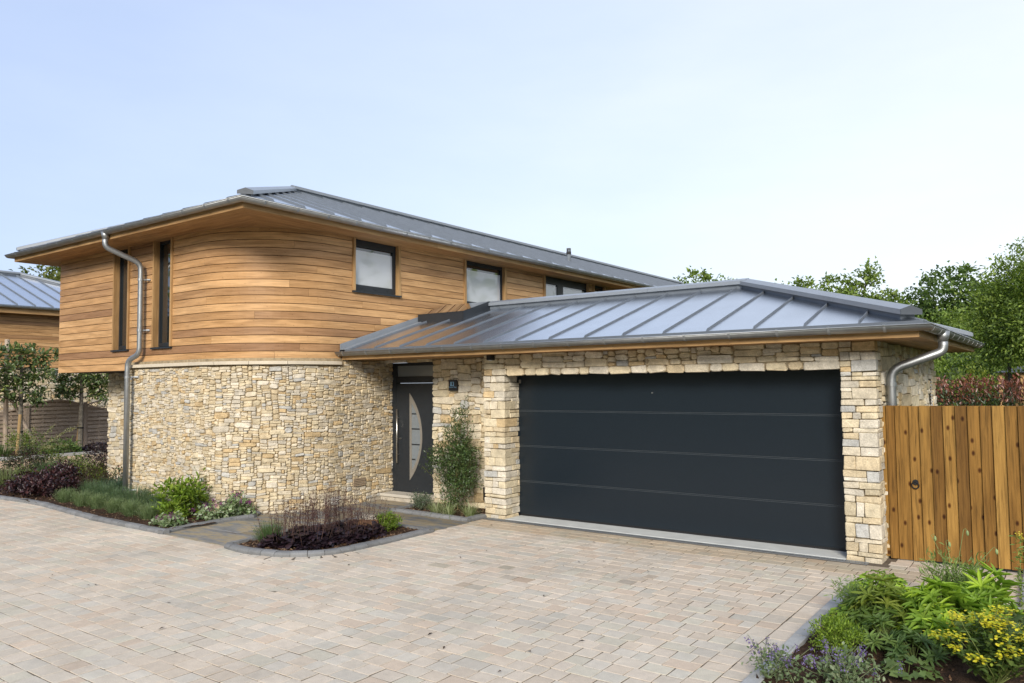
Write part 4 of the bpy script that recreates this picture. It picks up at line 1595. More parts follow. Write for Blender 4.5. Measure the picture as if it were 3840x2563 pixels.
# ------------------------------------------------------------------ timber gate and fence beside the garage
gate = thing('gate', 'tall feather-edged timber gate and fence with a black ring latch, joining the garage corner', 'gate', (-1.1, 9.62, 0))
gb = MB()
gb.box(-1.77, 2.2, 9.66, 9.70, .25, .33); gb.box(-1.77, 2.2, 9.66, 9.70, 1.45, 1.53)
gb.build('rail', MT['oldwood'], gate, tint=False)
mb = MB(); mb.box(-1.39, 2.2, 9.632, 9.66, -.02, .05); mb.build('gravel_board', MT['anth'], gate, tint=False)
xs = [-1.79, -1.735, -1.645, -1.505, -1.40, -1.285, -1.168, -1.052, -.936, -.82, -.708, -.592, -.48]
while xs[-1] < 1.0:
    xs.append(xs[-1] + .116)
ztop = 1.718
for i in range(len(xs) - 1):
    x0, x1 = xs[i], xs[i + 1] + (.012 if i not in (0, 3) else 0)
    zb = .012 if i in (1, 2, 3) else .03
    yl, yr = 9.592, 9.622          # thick edge stands at the left, thin edge tucks under the next board
    yo = (x0 + 1.79) * .12 * 0
    P = [(x0, yl), (x1, yr - .004), (x1, yr + .012), (x0, yr + .012)]
    zt = ztop + .006 * (x0 + 1.79) + rng.normal(0, .002)
    V = [(x, y, zb) for x, y in P] + [(x, y, zt) for x, y in P]
    F = [(3, 2, 1, 0), (4, 5, 6, 7)] + [(q, (q + 1) % 4, 4 + (q + 1) % 4, 4 + q) for q in range(4)]
    o = rng.uniform(0, 9)
    UV = [(V[q][2] + o, V[q][0]) for f in F for q in f]
    mk('board', V, F, MT['gate'], gate, None, UV)
mb = MB()
mb.tube([(-1.462, 9.605, .875), (-1.462, 9.588, .875)], .03, 14)
ringp = [(-1.462 + .036 * math.cos(a), 9.583, .842 + .036 * math.sin(a)) for a in np.linspace(0, 2 * math.pi, 19)]
mb.tube(ringp, .0065, 7, cap=False)
mb.build('ring_latch', MT['black'], gate, tint=False)

# ------------------------------------------------------------------ neighbouring house on the left
nb = thing('house', 'neighbouring cedar and stone house with a pale metal roof, behind the wavy-topped fence', 'house', (-34, 14, 0))
NX = -31.0
NE = 5.0
nbm = MB(); nbm.box(-44, NX - .03, 2, 17.3, -.1, 2.74); nw = nbm.build('stone_wall', MT['mortar'], nb, tint=False)
ns = []
nmap = lambda u, v, n: (NX + n, 9.8 + u, v)
nblk = np.zeros((66, 150), bool)
nblk[:46, 20:34] = True
for a, b, c, d in tile(150, 66, [.15, .4, .3, .15], nblk):
    ns.append(stone((a * .05, b * .05, c * .042 - .03, d * .042 - .03), nmap, lim=(0, 7.5, -.03, 2.74)))
lay(ns, nw, 200)
nwin = MB(); nwin.box(NX - .12, NX - .06, 10.8, 11.5, .3, 1.9); nwo = nwin.build('window', MT['anth'], nb, tint=False)
nwp = MB(); nwp.box(NX - .07, NX - .055, 10.87, 11.43, .4, 1.82); nwp.build('pane', MT['glass_dark'], nwo, tint=False)
m_ = MB(); m_.box(NX - .3, NX + .06, 4, 17.4, 2.735, 2.79, (.54, .47, .37)); m_.build('coping', MT['coping'], nb)
ncb = MB(); ncb.box(-44, NX - .04, 2, 17.2, 2.80, NE - .1); ncl = ncb.build('cladding', MT['mortar'], nb, tint=False)
nkm = lambda u, v, n: (NX + n, u, v)
for k in range(17):
    z0 = 2.81 + k * .1295
    u = 4.0
    while u < 17.2:
        L = rng.uniform(1.6, 4.2)
        plank(u, min(u + L, 17.2), z0, min(z0 + .1295, NE - .1), ncl, nkm); u += L
nrd = MB(); D2 = 5.0
nrd.add([(NX + .5 - 2 * D2, -8, NE), (NX + .5, -8, NE), (NX + .5, 18.8, NE), (NX + .5 - 2 * D2, 18.8, NE), (NX + .5 - D2, -3, NE + .352 * D2 - .05), (NX + .5 - D2, 13.8, NE + .352 * D2 - .05)],
        [(0, 1, 4), (1, 2, 5, 4), (2, 3, 5), (3, 0, 4, 5), (3, 2, 1, 0)])
nroof = nrd.build('roof', MT['anth'], nb, tint=False)
slope(nroof, (NX + .5, -8, NE + .03), (0, 1, 0), (-1, 0, 0), 26.8, D2, .352, [.6 * i for i in range(1, 45)], True, True, .04)
slope(nroof, (NX + .5, 18.8, NE + .03), (-1, 0, 0), (0, -1, 0), 2 * D2, D2, .352, [.6 * i for i in range(1, 17)], True, True, .04)
ridge_cap(nroof, [(NX + .5 - D2, -3, NE + .03 + .352 * D2), (NX + .5 - D2, 13.8, NE + .03 + .352 * D2)])
ridge_cap(nroof, [(NX + .5 - D2, 13.8, NE + .03 + .352 * D2), (NX + .4, 18.7, NE + .06)])
gutter([(NX + .5, 0), (NX + .5, 18.8)], NE - .02, .064, [((NX + .5, 8.2 + .6 * i), (0, 1)) for i in range(16)], nb)
fascia([(NX + .47, 0), (NX + .47, 18.7)], NE - .26, NE - .05, nb)
m_ = MB(); m_.box(NX - .1, NX + .44, 0, 18.7, NE - .25, NE - .2); m_.build('soffit', MT['soffit'], nb, tint=False)

# ------------------------------------------------------------------ wavy-topped fence
fence = thing('fence', 'weathered slatted fence with arched tops and a trellis panel, in front of the neighbouring house', 'fence', (-27.5, 11.8, 0))
FXX = -27.5
PY = [7.35, 9.27, 10.98, 12.80, 14.62, 16.45]
for y in PY:
    wood_bar(lambda u, v, n: (FXX + n, u, v), y - .05, y + .05, -.05, 1.55, -.04, .06, fence, 'post', MT['oldwood'])
fm = lambda u, v, n: (FXX + n, u, v)
for i in range(len(PY) - 1):
    y0, y1 = PY[i] + .055, PY[i + 1] - .055
    arch = i in (0, 2)
    arch = (i == 2)
    fp = MB()
    yc, hw = (y0 + y1) / 2, (y1 - y0) / 2
    top = lambda t, A=arch: 1.46 + .185 * math.cos(t * math.pi / 2) ** 1.0
    dip = lambda t: 1.46 - .17 * math.cos(t * math.pi / 2)
    n = 16
    for fn in ((top,) if arch else (top, dip)):
        V = []
        for q in range(n + 1):
            t = -1 + 2 * q / n
            y = yc + t * hw
            z = fn(t)
            V += [(FXX - .02, y, z - .025), (FXX + .035, y, z - .025), (FXX + .035, y, z + .02), (FXX - .02, y, z + .02)]
        fp.add(V, [(a * 4 + k, (a + 1) * 4 + k, (a + 1) * 4 + (k + 1) % 4, a * 4 + (k + 1) % 4) for a in range(n) for k in range(4)] + [(0, 1, 2, 3), tuple(n * 4 + k for k in (3, 2, 1, 0))])
    for y in (y0 + .02, y1 - .02):
        fp.box(FXX - .02, FXX + .034, y - .02, y + .02, .03, 1.46)
    for t in (-.5, 0, .5):
        zz = (top if arch else dip)(t) - .02
        fp.box(FXX - .008, FXX + .012, yc + t * hw - .025, yc + t * hw + .025, .05, zz)
    uvs = [(fp.v[q][1] * 1.0 + fp.v[q][2], fp.v[q][2]) for f in fp.f for q in f]
    pan = mk('fence_panel', fp.v, fp.f, MT['oldwood'], fence, None, uvs)
    z = .06
    k = 0
    while z < 1.62:
        zm = z + .05
        fn = top if arch else dip
        ts = [t for t in np.linspace(-1, 1, 81) if fn(t) > z + .055]
        if len(ts) > 12:
            a, b = (yc + ts[0] * hw, yc + ts[-1] * hw)
            n0 = .012 if k % 2 else -.022
            if not arch and dip(0) < z + .055:      # split by the dip
                left = [t for t in ts if t < 0]; right = [t for t in ts if t > 0]
                for L in (left, right):
                    if len(L) > 5:
                        wood_bar(fm, yc + L[0] * hw, yc + L[-1] * hw, z, z + .088, n0, n0 + .012, pan, 'slat', MT['oldwood'])
            else:
                wood_bar(fm, a, b, z, z + .088, n0, n0 + .012, pan, 'slat', MT['oldwood'])
        z += .066; k += 1
    if not arch:
        tr = MB()
        for s_ in (-1, 1):
            for q in np.linspace(-1.15, 1.15, 15):
                # diagonal laths clipped between dip and top
                pts_ = []
                for tt in np.linspace(-.25, .25, 21):
                    t = q + tt; z = 1.46 + s_ * tt * hw * .9
                    if -.98 < t < .98 and dip(t) - .0 < z < top(t):
                        pts_.append((yc + t * hw, z))
                if len(pts_) > 2:
                    (ya, za), (yb, zb2) = pts_[0], pts_[-1]
                    x = FXX + (.004 if s_ > 0 else .013)
                    tr.tube([(x, ya, za), (x, yb, zb2)], .008, 4)
        tr.build('trellis', MT['oldwood'], pan, tint=False)

# posts and ties of the pleached trees
def pole(p0, p1, r, label, cat, name='stake', n=10):
    mb = MB(); mb.tube([p0, p1], r, n)
    uv = []
    for f in mb.f:
        for q in f:
            v = mb.v[q]; uv.append((v[2] * 1.0, (q % n) / n * .3))
    o = mk(name, mb.v, mb.f, MT['stake'] if name == 'stake' else MT['oldwood'], None, None, uv)
    o['label'] = label; o['category'] = cat
    return o


pole((-26.5, 10.0, -.1), (-26.5, 9.98, 3.55), .07, 'tall grey round post holding the left trained tree, topmost above its crown', 'post', 'tall_post')
pole((-26.45, 10.06, 1.85), (-26.3, 10.85, .1), .055, 'slanting timber brace leaning against the tall grey post', 'brace', 'brace')
pole((-25.6, 9.97, -.05), (-25.75, 10.1, 1.25), .045, 'short honey coloured stake tied to the left trained tree', 'stake')
pole((-27.0, 12.33, -.05), (-26.95, 12.4, 1.25), .045, 'short honey coloured stake tied to the trained tree nearest the house', 'stake')
pole((-25.9, 9.45, -.05), (-25.9, 9.45, .78), .03, 'low grey metal post at the left edge before the fence', 'post', 'metal_post')

# ------------------------------------------------------------------ foliage tools
def unit(a):
    return a / (np.linalg.norm(a, axis=-1, keepdims=True) + 1e-9)


def leaves(P, D, U, L, W, fold=.18, droop=.12, six=False):
    """folded leaves; returns verts and triangle/quad faces, faces per leaf"""
    n = len(P)
    D = unit(D)
    S = unit(np.cross(D, U)); U = unit(np.cross(S, D))
    L = np.broadcast_to(np.asarray(L, float), (n,))[:, None]; W = np.broadcast_to(np.asarray(W, float), (n,))[:, None]
    tip = P + D * L - U * L * droop
    if not six:
        m = P + D * L * .48 - U * L * droop * .2
        V = np.stack([P, m - S * W / 2 + U * W * fold, tip, m + S * W / 2 + U * W * fold], 1).reshape(-1, 3)
        b = np.arange(n)[:, None] * 4
        F = np.stack([b + np.array([0, 1, 2]), b + np.array([0, 2, 3])], 1).reshape(-1, 3)
        return V, F, 2
    m1 = P + D * L * .3; m2 = P + D * L * .66 - U * L * droop * .45
    V = np.stack([P, m1 - S * W * .46 + U * W * fold, m2 - S * W * .42 + U * W * fold, tip, m2 + S * W * .42 + U * W * fold, m1 + S * W * .46 + U * W * fold], 1).reshape(-1, 3)
    b = np.arange(n)[:, None] * 6
    F = np.stack([b + np.array([0, 1, 2, 3]), b + np.array([0, 3, 4, 5])], 1).reshape(-1, 4)
    return V, F, 2


def pick(pal, n, var=.15):
    pal = [(np.array(c), w) for c, w in pal]
    w = np.array([w for _, w in pal]); w = w / w.sum()
    A = np.array([c for c, _ in pal])
    return A[rng.choice(len(A), n, p=w)] * rng.uniform(1 - var, 1 + var, (n, 1))


def rdir(n):
    return unit(rng.normal(0, 1, (n, 3)))


def crown_leaves(ells, n, L, W, pal, clump=.4, per=26, up=.35, shell=.55, six=False, name='crown', parent=None, mat='leaf', var=.2, droop=.15):
    """ells: (centre, radii) ellipsoids; leaves sit in clumps spread through them"""
    vol = np.array([r[0] * r[1] * r[2] for c, r in ells]) ** .8
    vol = vol / vol.sum()
    k = max(4, n // per)
    which = rng.choice(len(ells), k, p=vol)
    C = np.array([ells[i][0] for i in which], float); RR = np.array([ells[i][1] for i in which], float)
    d = rdir(k)
    rad = rng.uniform(0, 1, (k, 1)) ** (shell * .5)
    cc = C + d * rad * RR
    cs = clump * rng.uniform(.6, 1.5, (k, 1))
    idx = rng.integers(0, k, n)
    P = cc[idx] + rng.normal(0, 1, (n, 3)) * cs[idx] * np.array((.55, .55, .42))
    out = unit(P - C[idx])
    D = unit(out * .6 + rdir(n) * .8 + np.array((0, 0, up)))
    U = unit(out * .5 + np.array((0, 0, .9)) + rdir(n) * .5)
    V, F, m = leaves(P, D, U, L * rng.uniform(.7, 1.3, n), W * rng.uniform(.7, 1.3, n), .2, droop, six)
    cl = pick(pal, n, var) * rng.uniform(.85, 1.15, (k, 1))[idx]
    return mk(name, V, F, MT[mat], parent, np.repeat(cl, m, 0))


def blades(parent, name, P, az, el, L, W, curl, pal, nseg=4, mat='leaf', var=.18, tip=.08):
    """tapering curved blades from points P"""
    n = len(P)
    e = el.copy(); pos = P.copy()
    hd = np.stack([np.cos(az), np.sin(az), np.zeros(n)], 1)
    sd_ = np.stack([-np.sin(az), np.cos(az), np.zeros(n)], 1)
    tw = rng.normal(0, .5, (n, 1))
    rowsV = []
    for s in range(nseg + 1):
        t = s / nseg
        w = W[:, None] * ((1 - t) ** .7 * (1 - tip) + tip) * (.65 + .35 * min(1, t * 4))
        sv = sd_ + np.array((0, 0, 1.0)) * tw * .3
        rowsV.append(np.stack([pos - sv * w / 2, pos + sv * w / 2], 1))
        pos = pos + (hd * np.cos(e)[:, None] + np.array((0, 0, 1.0)) * np.sin(e)[:, None]) * (L / nseg)[:, None]
        e = e - curl / nseg
    V = np.stack(rowsV, 1).reshape(-1, 3)
    per = (nseg + 1) * 2
    b = np.arange(n)[:, None] * per
    F = np.stack([b + np.array([2 * s, 2 * s + 1, 2 * s + 3, 2 * s + 2]) for s in range(nseg)], 1).reshape(-1, 4)
    cl = pick(pal, n, var)
    return mk(name, V, F, MT[mat], parent, np.repeat(cl, nseg, 0))


def stems(parent, ends, base, r0, r1, col, name='stem', bend=.2, n=5):
    mb = MB()
    for e in ends:
        b = np.array(base, float) if np.ndim(base) == 1 else np.array(base[rng.integers(len(base))], float)
        e = np.array(e, float)
        mid = (b + e) / 2 + rng.normal(0, bend, 3) * np.linalg.norm(e - b) * .3
        mid2 = b * .75 + e * .25 + (mid - (b + e) / 2) * .7
        mb.tube([b, mid2, mid, e], r0, n, tuple(np.array(col) * rng.uniform(.8, 1.2)), r1, cap=False)
    return mb.build(name, MT['stem'], parent)


# ------------------------------------------------------------------ trees
GREEN = [((0.182, 0.256, 0.048), 4), ((0.137, 0.203, 0.041), 3), ((0.258, 0.338, 0.066), 3), ((0.105, 0.157, 0.036), 2)]
LIGHT = [((0.198, 0.275, 0.058), 4), ((0.147, 0.219, 0.046), 3), ((0.249, 0.312, 0.075), 2), ((0.119, 0.171, 0.036), 2)]
DARK = [((0.092, 0.151, 0.041), 4), ((0.131, 0.198, 0.05), 3), ((0.175, 0.249, 0.068), 1.5), ((0.065, 0.111, 0.032), 2)]
YELL = [((0.21, 0.252, 0.042), 3), ((0.154, 0.21, 0.042), 3), ((0.266, 0.294, 0.063), 2)]


def tree(label, x, y, h, ells, n, L, W, pal, clump=.5, tr=.2, per=24, name='tree', shell=.6, limbs=9, up=.3, six=False, lean=0.0):
    t = thing(name, label, 'tree', (x, y, 0))
    zs = [c[2] for c, r in ells]
    zc = min(c[2] - r[2] * .3 for c, r in ells)
    mb = MB()
    top = max(ells, key=lambda e: e[0][2] + e[1][2])[0]
    br_ = (.10, .085, .07)
    mb.tube([(x, y, -.1), (x + .05 * tr, y, zc * .5), (x + lean, y + .1, zc), (top[0], top[1], top[2])], tr, 8, br_, tr * .25)
    for i in range(limbs):
        c, r = ells[i % len(ells)]
        d = rdir(1)[0]; d[2] = abs(d[2]) * .6
        e = np.array(c) + d * np.array(r) * .8
        s = np.array((x + lean, y + .1, zc + rng.uniform(-.15, .35) * (h - zc) * .5))
        mb.tube([s, (s + e) / 2 + rng.normal(0, .15, 3), e], tr * .4, 6, br_, tr * .07)
    mb.build('trunk', MT['bark'], t)
    crown_leaves(ells, n, L, W, pal, clump, per, up, shell, six, 'crown', t)
    return t


# behind the garage and the gate
tree('pale round-topped tree showing just above the ridge where the two roofs meet', -27.2, 64.5, 12, [((-27.2, 64.5, 8.3), (3.9, 3.4, 3.6)), ((-29.2, 64.5, 7.5), (2.6, 2.4, 2.6)), ((-25.6, 64.5, 7.4), (2.2, 2.2, 2.6))], 7000, .34, .24, LIGHT, .5)
tree('small dark crown beside the pale round-topped tree, over the garage ridge', -24.4, 65.5, 11, [((-24.5, 65.5, 8.7), (2.0, 2.0, 2.6)), ((-23.8, 65.5, 8.0), (1.6, 1.6, 2))], 3200, .3, .2, GREEN, .45)
tree('loose leafy tree with upright shoots behind the right half of the garage roof', -9.6, 44.0, 8.2, [((-8.9, 44, 6.0), (1.7, 1.6, 1.7)), ((-11.2, 43.8, 5.6), (2.2, 1.8, 1.6)), ((-12.9, 43.6, 5.4), (1.5, 1.4, 1.2)), ((-8.0, 44, 4.6), (1.5, 1.4, 2)), ((-10.3, 44.0, 6.9), (.5, .5, 1.0)), ((-11.9, 43.9, 7.0), (.4, .4, 1.1)), ((-8.6, 44, 7.5), (.5, .5, .7)), ((-12.8, 43.7, 6.7), (.35, .35, 1.0)), ((-11.2, 43.9, 6.9), (.4, .4, .9))], 11000, .22, .14, LIGHT, .33, .16)
tree('thin leafy shoots of a shrubby tree left of the loose leafy tree, over the roof', -14.6, 43.0, 6.8, [((-14.4, 43, 5.3), (.8, .8, 1.1)), ((-15.0, 43, 5.4), (.4, .4, 1.0))], 700, .2, .13, LIGHT, .3, .1)
tree('big dark oak with a broad billowing crown, right of the garage ridge end', -6.0, 54.5, 9.2, [((-5.7, 54.5, 6.6), (2.6, 2.2, 2.3)), ((-7.9, 54.5, 5.6), (2.3, 2.0, 1.9)), ((-4.2, 54.6, 6.2), (2.2, 2.0, 2.0)), ((-6.2, 54.3, 4.2), (3.4, 2.2, 2.2)), ((-3.0, 54.5, 5.0), (1.8, 1.8, 1.8))], 13000, .27, .19, DARK, .5, .3)
tree('mid green feathery tree between the dark oak and the tall slender trees', -2.4, 46.0, 7.2, [((-2.3, 46, 5.2), (1.5, 1.4, 1.9)), ((-3.3, 46, 4.0), (1.6, 1.4, 1.8)), ((-1.2, 46, 4.8), (1.5, 1.4, 2.3))], 6000, .22, .15, GREEN, .4, .2)
tree('bright yellow-green rounded tree below the dark oak, behind the hip of the garage', -4.4, 40.0, 5.2, [((-4.6, 40, 3.9), (1.5, 1.3, 1.4)), ((-3.4, 40, 3.6), (1.3, 1.2, 1.4)), ((-5.6, 40, 3.2), (1.2, 1.1, 1.2))], 5500, .17, .11, LIGHT, .35, .15)
tree('tall slender young tree with a pale trunk, standing just behind the hedge', -1.15, 20.5, 6.0, [((-1.05, 20.5, 3.4), (.75, .7, 1.3)), ((-.75, 20.5, 4.2), (.55, .5, .8)), ((-1.45, 20.5, 2.9), (.55, .5, .8)), ((-1.5, 20.5, 3.6), (.4, .4, .7))], 9000, .09, .042, GREEN, .24, .06, 18, up=.0)
tree('tall slender young tree at the right edge beyond the gate', -.50, 19.5, 6.2, [((-.5, 19.5, 3.5), (.55, .55, 1.3)), ((-.3, 19.5, 4.3), (.45, .4, .7)), ((-.75, 19.5, 3.0), (.45, .4, .8))], 7500, .09, .042, GREEN, .23, .06, 18, up=.0)
tree('tall background tree rising highest at the right edge behind the slender trees', -.6, 31.0, 7.2, [((-.9, 31, 4.0), (1.0, 1.0, 1.6)), ((0.1, 31, 4.6), (1.0, 1.0, 1.65)), ((-1.5, 31, 3.3), (.9, .9, 1.4)), ((.2, 31, 3.2), (1.6, 1.3, 1.7))], 10000, .13, .085, GREEN, .33, .16)


def bush(label, x, y, rx, ry, h, n, L, W, pal, name='bush', clump=.2, mat='leaf', cat='shrub', group=None, z=0.0, up=.4, shell=.6, per=22, six=False, stems_=8, stem_col=(.08, .06, .04), var=.2, r0=.006, lobes=0, droop=.15):
    t = thing(name, label, cat, (x, y, z), group)
    ells = [((x, y, z + h * .52), (rx, ry, h * .48))]
    for i in range(lobes):
        a = rng.uniform(0, 6.28)
        ells.append(((x + rx * .55 * math.cos(a), y + ry * .55 * math.sin(a), z + h * rng.uniform(.35, .8)), (rx * .5, ry * .5, h * .3)))
    o = crown_leaves(ells, n, L, W, pal, clump, per, up, shell, six, 'foliage', t, mat, var, droop)
    if stems_:
        ends = [(x + rx * .7 * math.cos(a) * q, y + ry * .7 * math.sin(a) * q, z + h * rng.uniform(.5, .85)) for a, q in zip(rng.uniform(0, 6.28, stems_), rng.uniform(.2, 1, stems_))]
        stems(t, ends, (x, y, z - .01), r0, r0 * .4, stem_col)
    return t


bush('dark glossy evergreen shrub filling the gap below the dark oak', -3.0, 36.0, 1.5, 1.0, 3.4, 3600, .17, .09, DARK, clump=.3, mat='leaf_gloss', lobes=3, r0=.03)
bush('mid green dense bush immediately right of the garage back corner', -3.7, 33.0, 1.0, .9, 2.9, 3000, .14, .09, GREEN, clump=.28, lobes=3, r0=.03)
bush('dark wide bush behind the slender young trees', -1.0, 35.0, 1.9, 1.0, 4.4, 5000, .16, .1, DARK, clump=.35, lobes=4, r0=.04)
bush('greyish willow-leaved bush over the hedge, left of the yellow one', -3.15, 29.0, .8, .6, 2.3, 1800, .13, .05, [((.11, .14, .07), 2), ((.085, .115, .05), 2)], clump=.2, r0=.02)
bush('golden yellow bush rising just above the hedge', -2.45, 28.0, .75, .6, 2.35, 2000, .11, .07, YELL, clump=.22, r0=.02)
bush('light green bush above the hedge, beside the little summerhouse', -1.55, 30.0, .9, .7, 2.8, 2400, .12, .08, LIGHT, clump=.25, r0=.02)

hedge = thing('hedge', 'red-tipped photinia hedge behind the timber gate', 'hedge', (-1.5, 16.5, 0))
n = 9000
P = np.stack([rng.uniform(-2.6, .9, n), 17.0 + np.abs(rng.normal(0, .3, n)) * np.sign(rng.normal(0, 1, n)) * .8, rng.uniform(.5, 1.98, n) + rng.normal(0, .05, n)], 1)
D = unit(rdir(n) * .6 + np.array((0, -.4, .75)))
U = unit(np.array((0, -.5, .8)) + rdir(n) * .6)
V, F, m = leaves(P, D, U, rng.uniform(.055, .10, n), rng.uniform(.025, .042, n), .2, .15, True)
g_ = pick([((.055, .085, .035), 3), ((.075, .10, .045), 2), ((.035, .06, .025), 2)], n, .2); r_ = pick([((.19, .065, .045), 3), ((.24, .10, .06), 2), ((.13, .06, .04), 2)], n, .2)
k = np.clip((P[:, 2] - 1.35) / .5 + rng.normal(0, .35, n), 0, 1)[:, None] > .5
mk('foliage', V, F, MT['leaf_gloss'], hedge, np.repeat(np.where(k, r_, g_), m, 0))
stems(hedge, [(x, 17 + rng.normal(0, .1), 1.7) for x in np.linspace(-2.5, .8, 24)], [(x, 17, 0) for x in np.linspace(-2.5, .8, 24)], .012, .005, (.07, .045, .03), bend=.05)

sh = thing('summerhouse', 'small timber summerhouse with a dark roof, half hidden beyond the hedge', 'summerhouse', (-.6, 25.5, 0))
mb = MB(); mb.add([(-1.75, 24.6, 2.20), (.9, 24.6, 2.20), (.9, 27, 2.20), (-1.75, 27, 2.20), (-.9, 25.4, 2.42), (.1, 25.4, 2.42)], [(0, 1, 5, 4), (1, 2, 5), (2, 3, 4, 5), (3, 0, 4), (3, 2, 1, 0)]); mb.build('roof', MT['anth'], sh, tint=False)
for x in (-1.6, -1.1, -.2, .6):
    wood_bar(lambda u, v, n_: (u, 24.8 - n_, v), x - .04, x + .04, 0, 2.2, -.05, .03, sh, 'post', MT['larch'])
wood_bar(lambda u, v, n_: (u, 26.5 - n_, v), -1.6, .7, 0, 2.19, -.05, .03, sh, 'back_wall', MT['larch'])

# behind the houses on the left
tree('lone leafy tree between the two houses, against the sky', -55.5, 23.0, 11, [((-55, 23.3, 7.7), (2.4, 2.4, 2.6)), ((-53.6, 24.6, 8.0), (2.4, 2.4, 2.6)), ((-56.4, 21.9, 8.2), (1.6, 1.6, 1.3)), ((-57, 21.6, 7.3), (1.3, 1.3, .9)), ((-54, 24, 5.4), (2.4, 2.4, 2))], 7000, .30, .2, [((.14, .16, .04), 3), ((.105, .13, .03), 3), ((.18, .19, .06), 2)], .42)


def pleached(label, x, y, y0, y1, z0, z1, n):
    t = thing('trained_tree', label, 'tree', (x, y, 0))
    mb = MB()
    mb.tube([(x, y, -.1), (x + .02, y, z0), (x, y, z1 - .1)], .085, 9, (.17, .15, .12), .03)
    for z in np.linspace(z0, z1 - .15, 5):
        for s_ in (y0, y1):
            mb.tube([(x, y, z - .12), (x + rng.normal(0, .05), (y + s_) / 2, z), (x, s_ * .95 + y * .05, z + .05)], .025, 6, (.12, .10, .075), .008)
    mb.tube([(x, y, .7), (x, y, .745)], .095, 9, (.02, .02, .02))
    mb.build('trunk', MT['bark'], t)
    ells = [((x, yy, zz), (.34, (y1 - y0) * .22, (z1 - z0) * .25)) for yy in np.linspace(y0 + .2, y1 - .2, 3) for zz in np.linspace(z0 + .15, z1 - .2, 3)]
    crown_leaves(ells, n, .15, .065, [((.10, .15, .05), 4), ((.075, .11, .04), 3), ((.14, .19, .06), 2), ((.25, .29, .08), .8)], .16, 14, .3, .8, True, 'crown', t, 'leaf_gloss')
    wood_bar(lambda u, v, n_: (x + .12 + n_, u, v), y0, y1, z1 - .14, z1 - .11, 0, .03, t, 'cane', MT['stake'])
    return t


pleached('trained evergreen tree with a square crown beside the tall post, left of the house', -26.0, 10.2, 9.0, 10.85, 1.78, 3.2, 2300)
pleached('trained evergreen tree with a square crown, half under the boarded overhang of the house', -26.6, 12.25, 11.6, 13.2, 1.82, 3.25, 2000)
pleached('trained evergreen tree whose foliage shows only at the edge behind the house corner', -26.8, 15.4, 14.4, 16.4, 1.8, 3.25, 900)


# ------------------------------------------------------------------ garden plants
def tuft(label, x, y, r, h, n, W, pal, name='lavender', cat='plant', group=None, z=.04, spread=.5, curl=(.0, .5), mat='leaf', nseg=3, fuzz=0, var=.2, lmin=.6):
    t = thing(name, label, cat, (x, y, z), group)
    a = rng.uniform(0, 6.283, n); q = np.sqrt(rng.uniform(0, 1, n)) * r * .55
    P = np.stack([x + q * np.cos(a), y + q * np.sin(a), np.full(n, z - .01)], 1)
    az = a + rng.normal(0, .5, n)
    el = math.pi / 2 - np.abs(rng.normal(0, spread, n)) * (.3 + q / r)
    L = h * rng.uniform(lmin, 1.05, n)
    o = blades(t, 'foliage', P, az, el, L, np.full(n, W) * rng.uniform(.7, 1.3, n), rng.uniform(*curl, n), pal, nseg, mat, var)
    if fuzz:                       # short needle leaves up the shoots
        b = rng.integers(0, n, fuzz); s = rng.uniform(.15, 1, fuzz)
        hd = np.stack([np.cos(az[b]), np.sin(az[b]), np.zeros(fuzz)], 1)
        e = el[b] - s * .15
        Q = P[b] + (hd * np.cos(e)[:, None] + np.array((0, 0, 1.0)) * np.sin(e)[:, None]) * (L[b] * s)[:, None]
        D = unit(hd * .5 + np.array((0, 0, .8)) + rdir(fuzz) * .7)
        V, F, m = leaves(Q, D, rdir(fuzz), rng.uniform(.02, .035, fuzz), W * .8, .1, .0)
        mk('needles', V, F, MT[mat], t, np.repeat(pick(pal, fuzz, var), m, 0))
    return t


LAV = [((0.196, 0.259, 0.124), 3), ((0.152, 0.217, 0.098), 3), ((0.239, 0.294, 0.163), 2), ((0.116, 0.168, 0.072), 2)]
ROS = [((0.105, 0.169, 0.085), 3), ((0.084, 0.135, 0.072), 3), ((0.14, 0.203, 0.111), 2)]
ORD = ['first', 'second', 'third', 'fourth', 'fifth', 'sixth']
for i, (x, y) in enumerate([(-11.34, 6.24), (-11.89, 6.26), (-12.46, 6.29), (-13.06, 6.31), (-13.63, 6.33), (-14.28, 6.36)]):
    tuft(f'feathery grey-green lavender, {ORD[i]} in the front kerb row counting from the bright green shrub', x, y, .17, .27 * rng.uniform(.92, 1.1), 620, .006, LAV, group='lavenders along the left kerb', spread=.62, fuzz=1300)
for i, (x, y) in enumerate([(-12.25, 6.86), (-12.85, 6.86), (-13.4, 6.82), (-13.95, 6.84), (-14.5, 6.9)]):
    tuft(f'dark green feathery lavender, {ORD[i]} in the back row counting from the bright green shrub', x, y, .25, .33 * rng.uniform(.92, 1.1), 460, .007, ROS, group='darker lavenders against the curved wall', spread=.5, fuzz=900)
tuft('green feathery lavender alone at the left end of the kerbed island bed', -8.30, 6.15, .2, .30, 520, .006, [((.10, .16, .06), 3), ((.08, .13, .05), 3), ((.13, .19, .08), 2)], spread=.6, fuzz=1100)

CHO = [((0.18, 0.27, 0.03), 3), ((0.132, 0.213, 0.025), 3), ((0.24, 0.322, 0.045), 2.5), ((0.084, 0.138, 0.02), 1.5)]
bush('bright green leafy shrub in front of the curved stone wall, right of the lavenders', -11.35, 6.75, .42, .34, .52, 1150, .085, .03, CHO, clump=.10, per=15, six=True, lobes=6, stems_=12, z=.03, shell=.9)
bush('little bright green shrub end sprawling at the foot of the leafy shrub', -11.05, 6.45, .22, .18, .22, 260, .08, .03, CHO, clump=.08, per=10, six=True, stems_=4, z=.03)


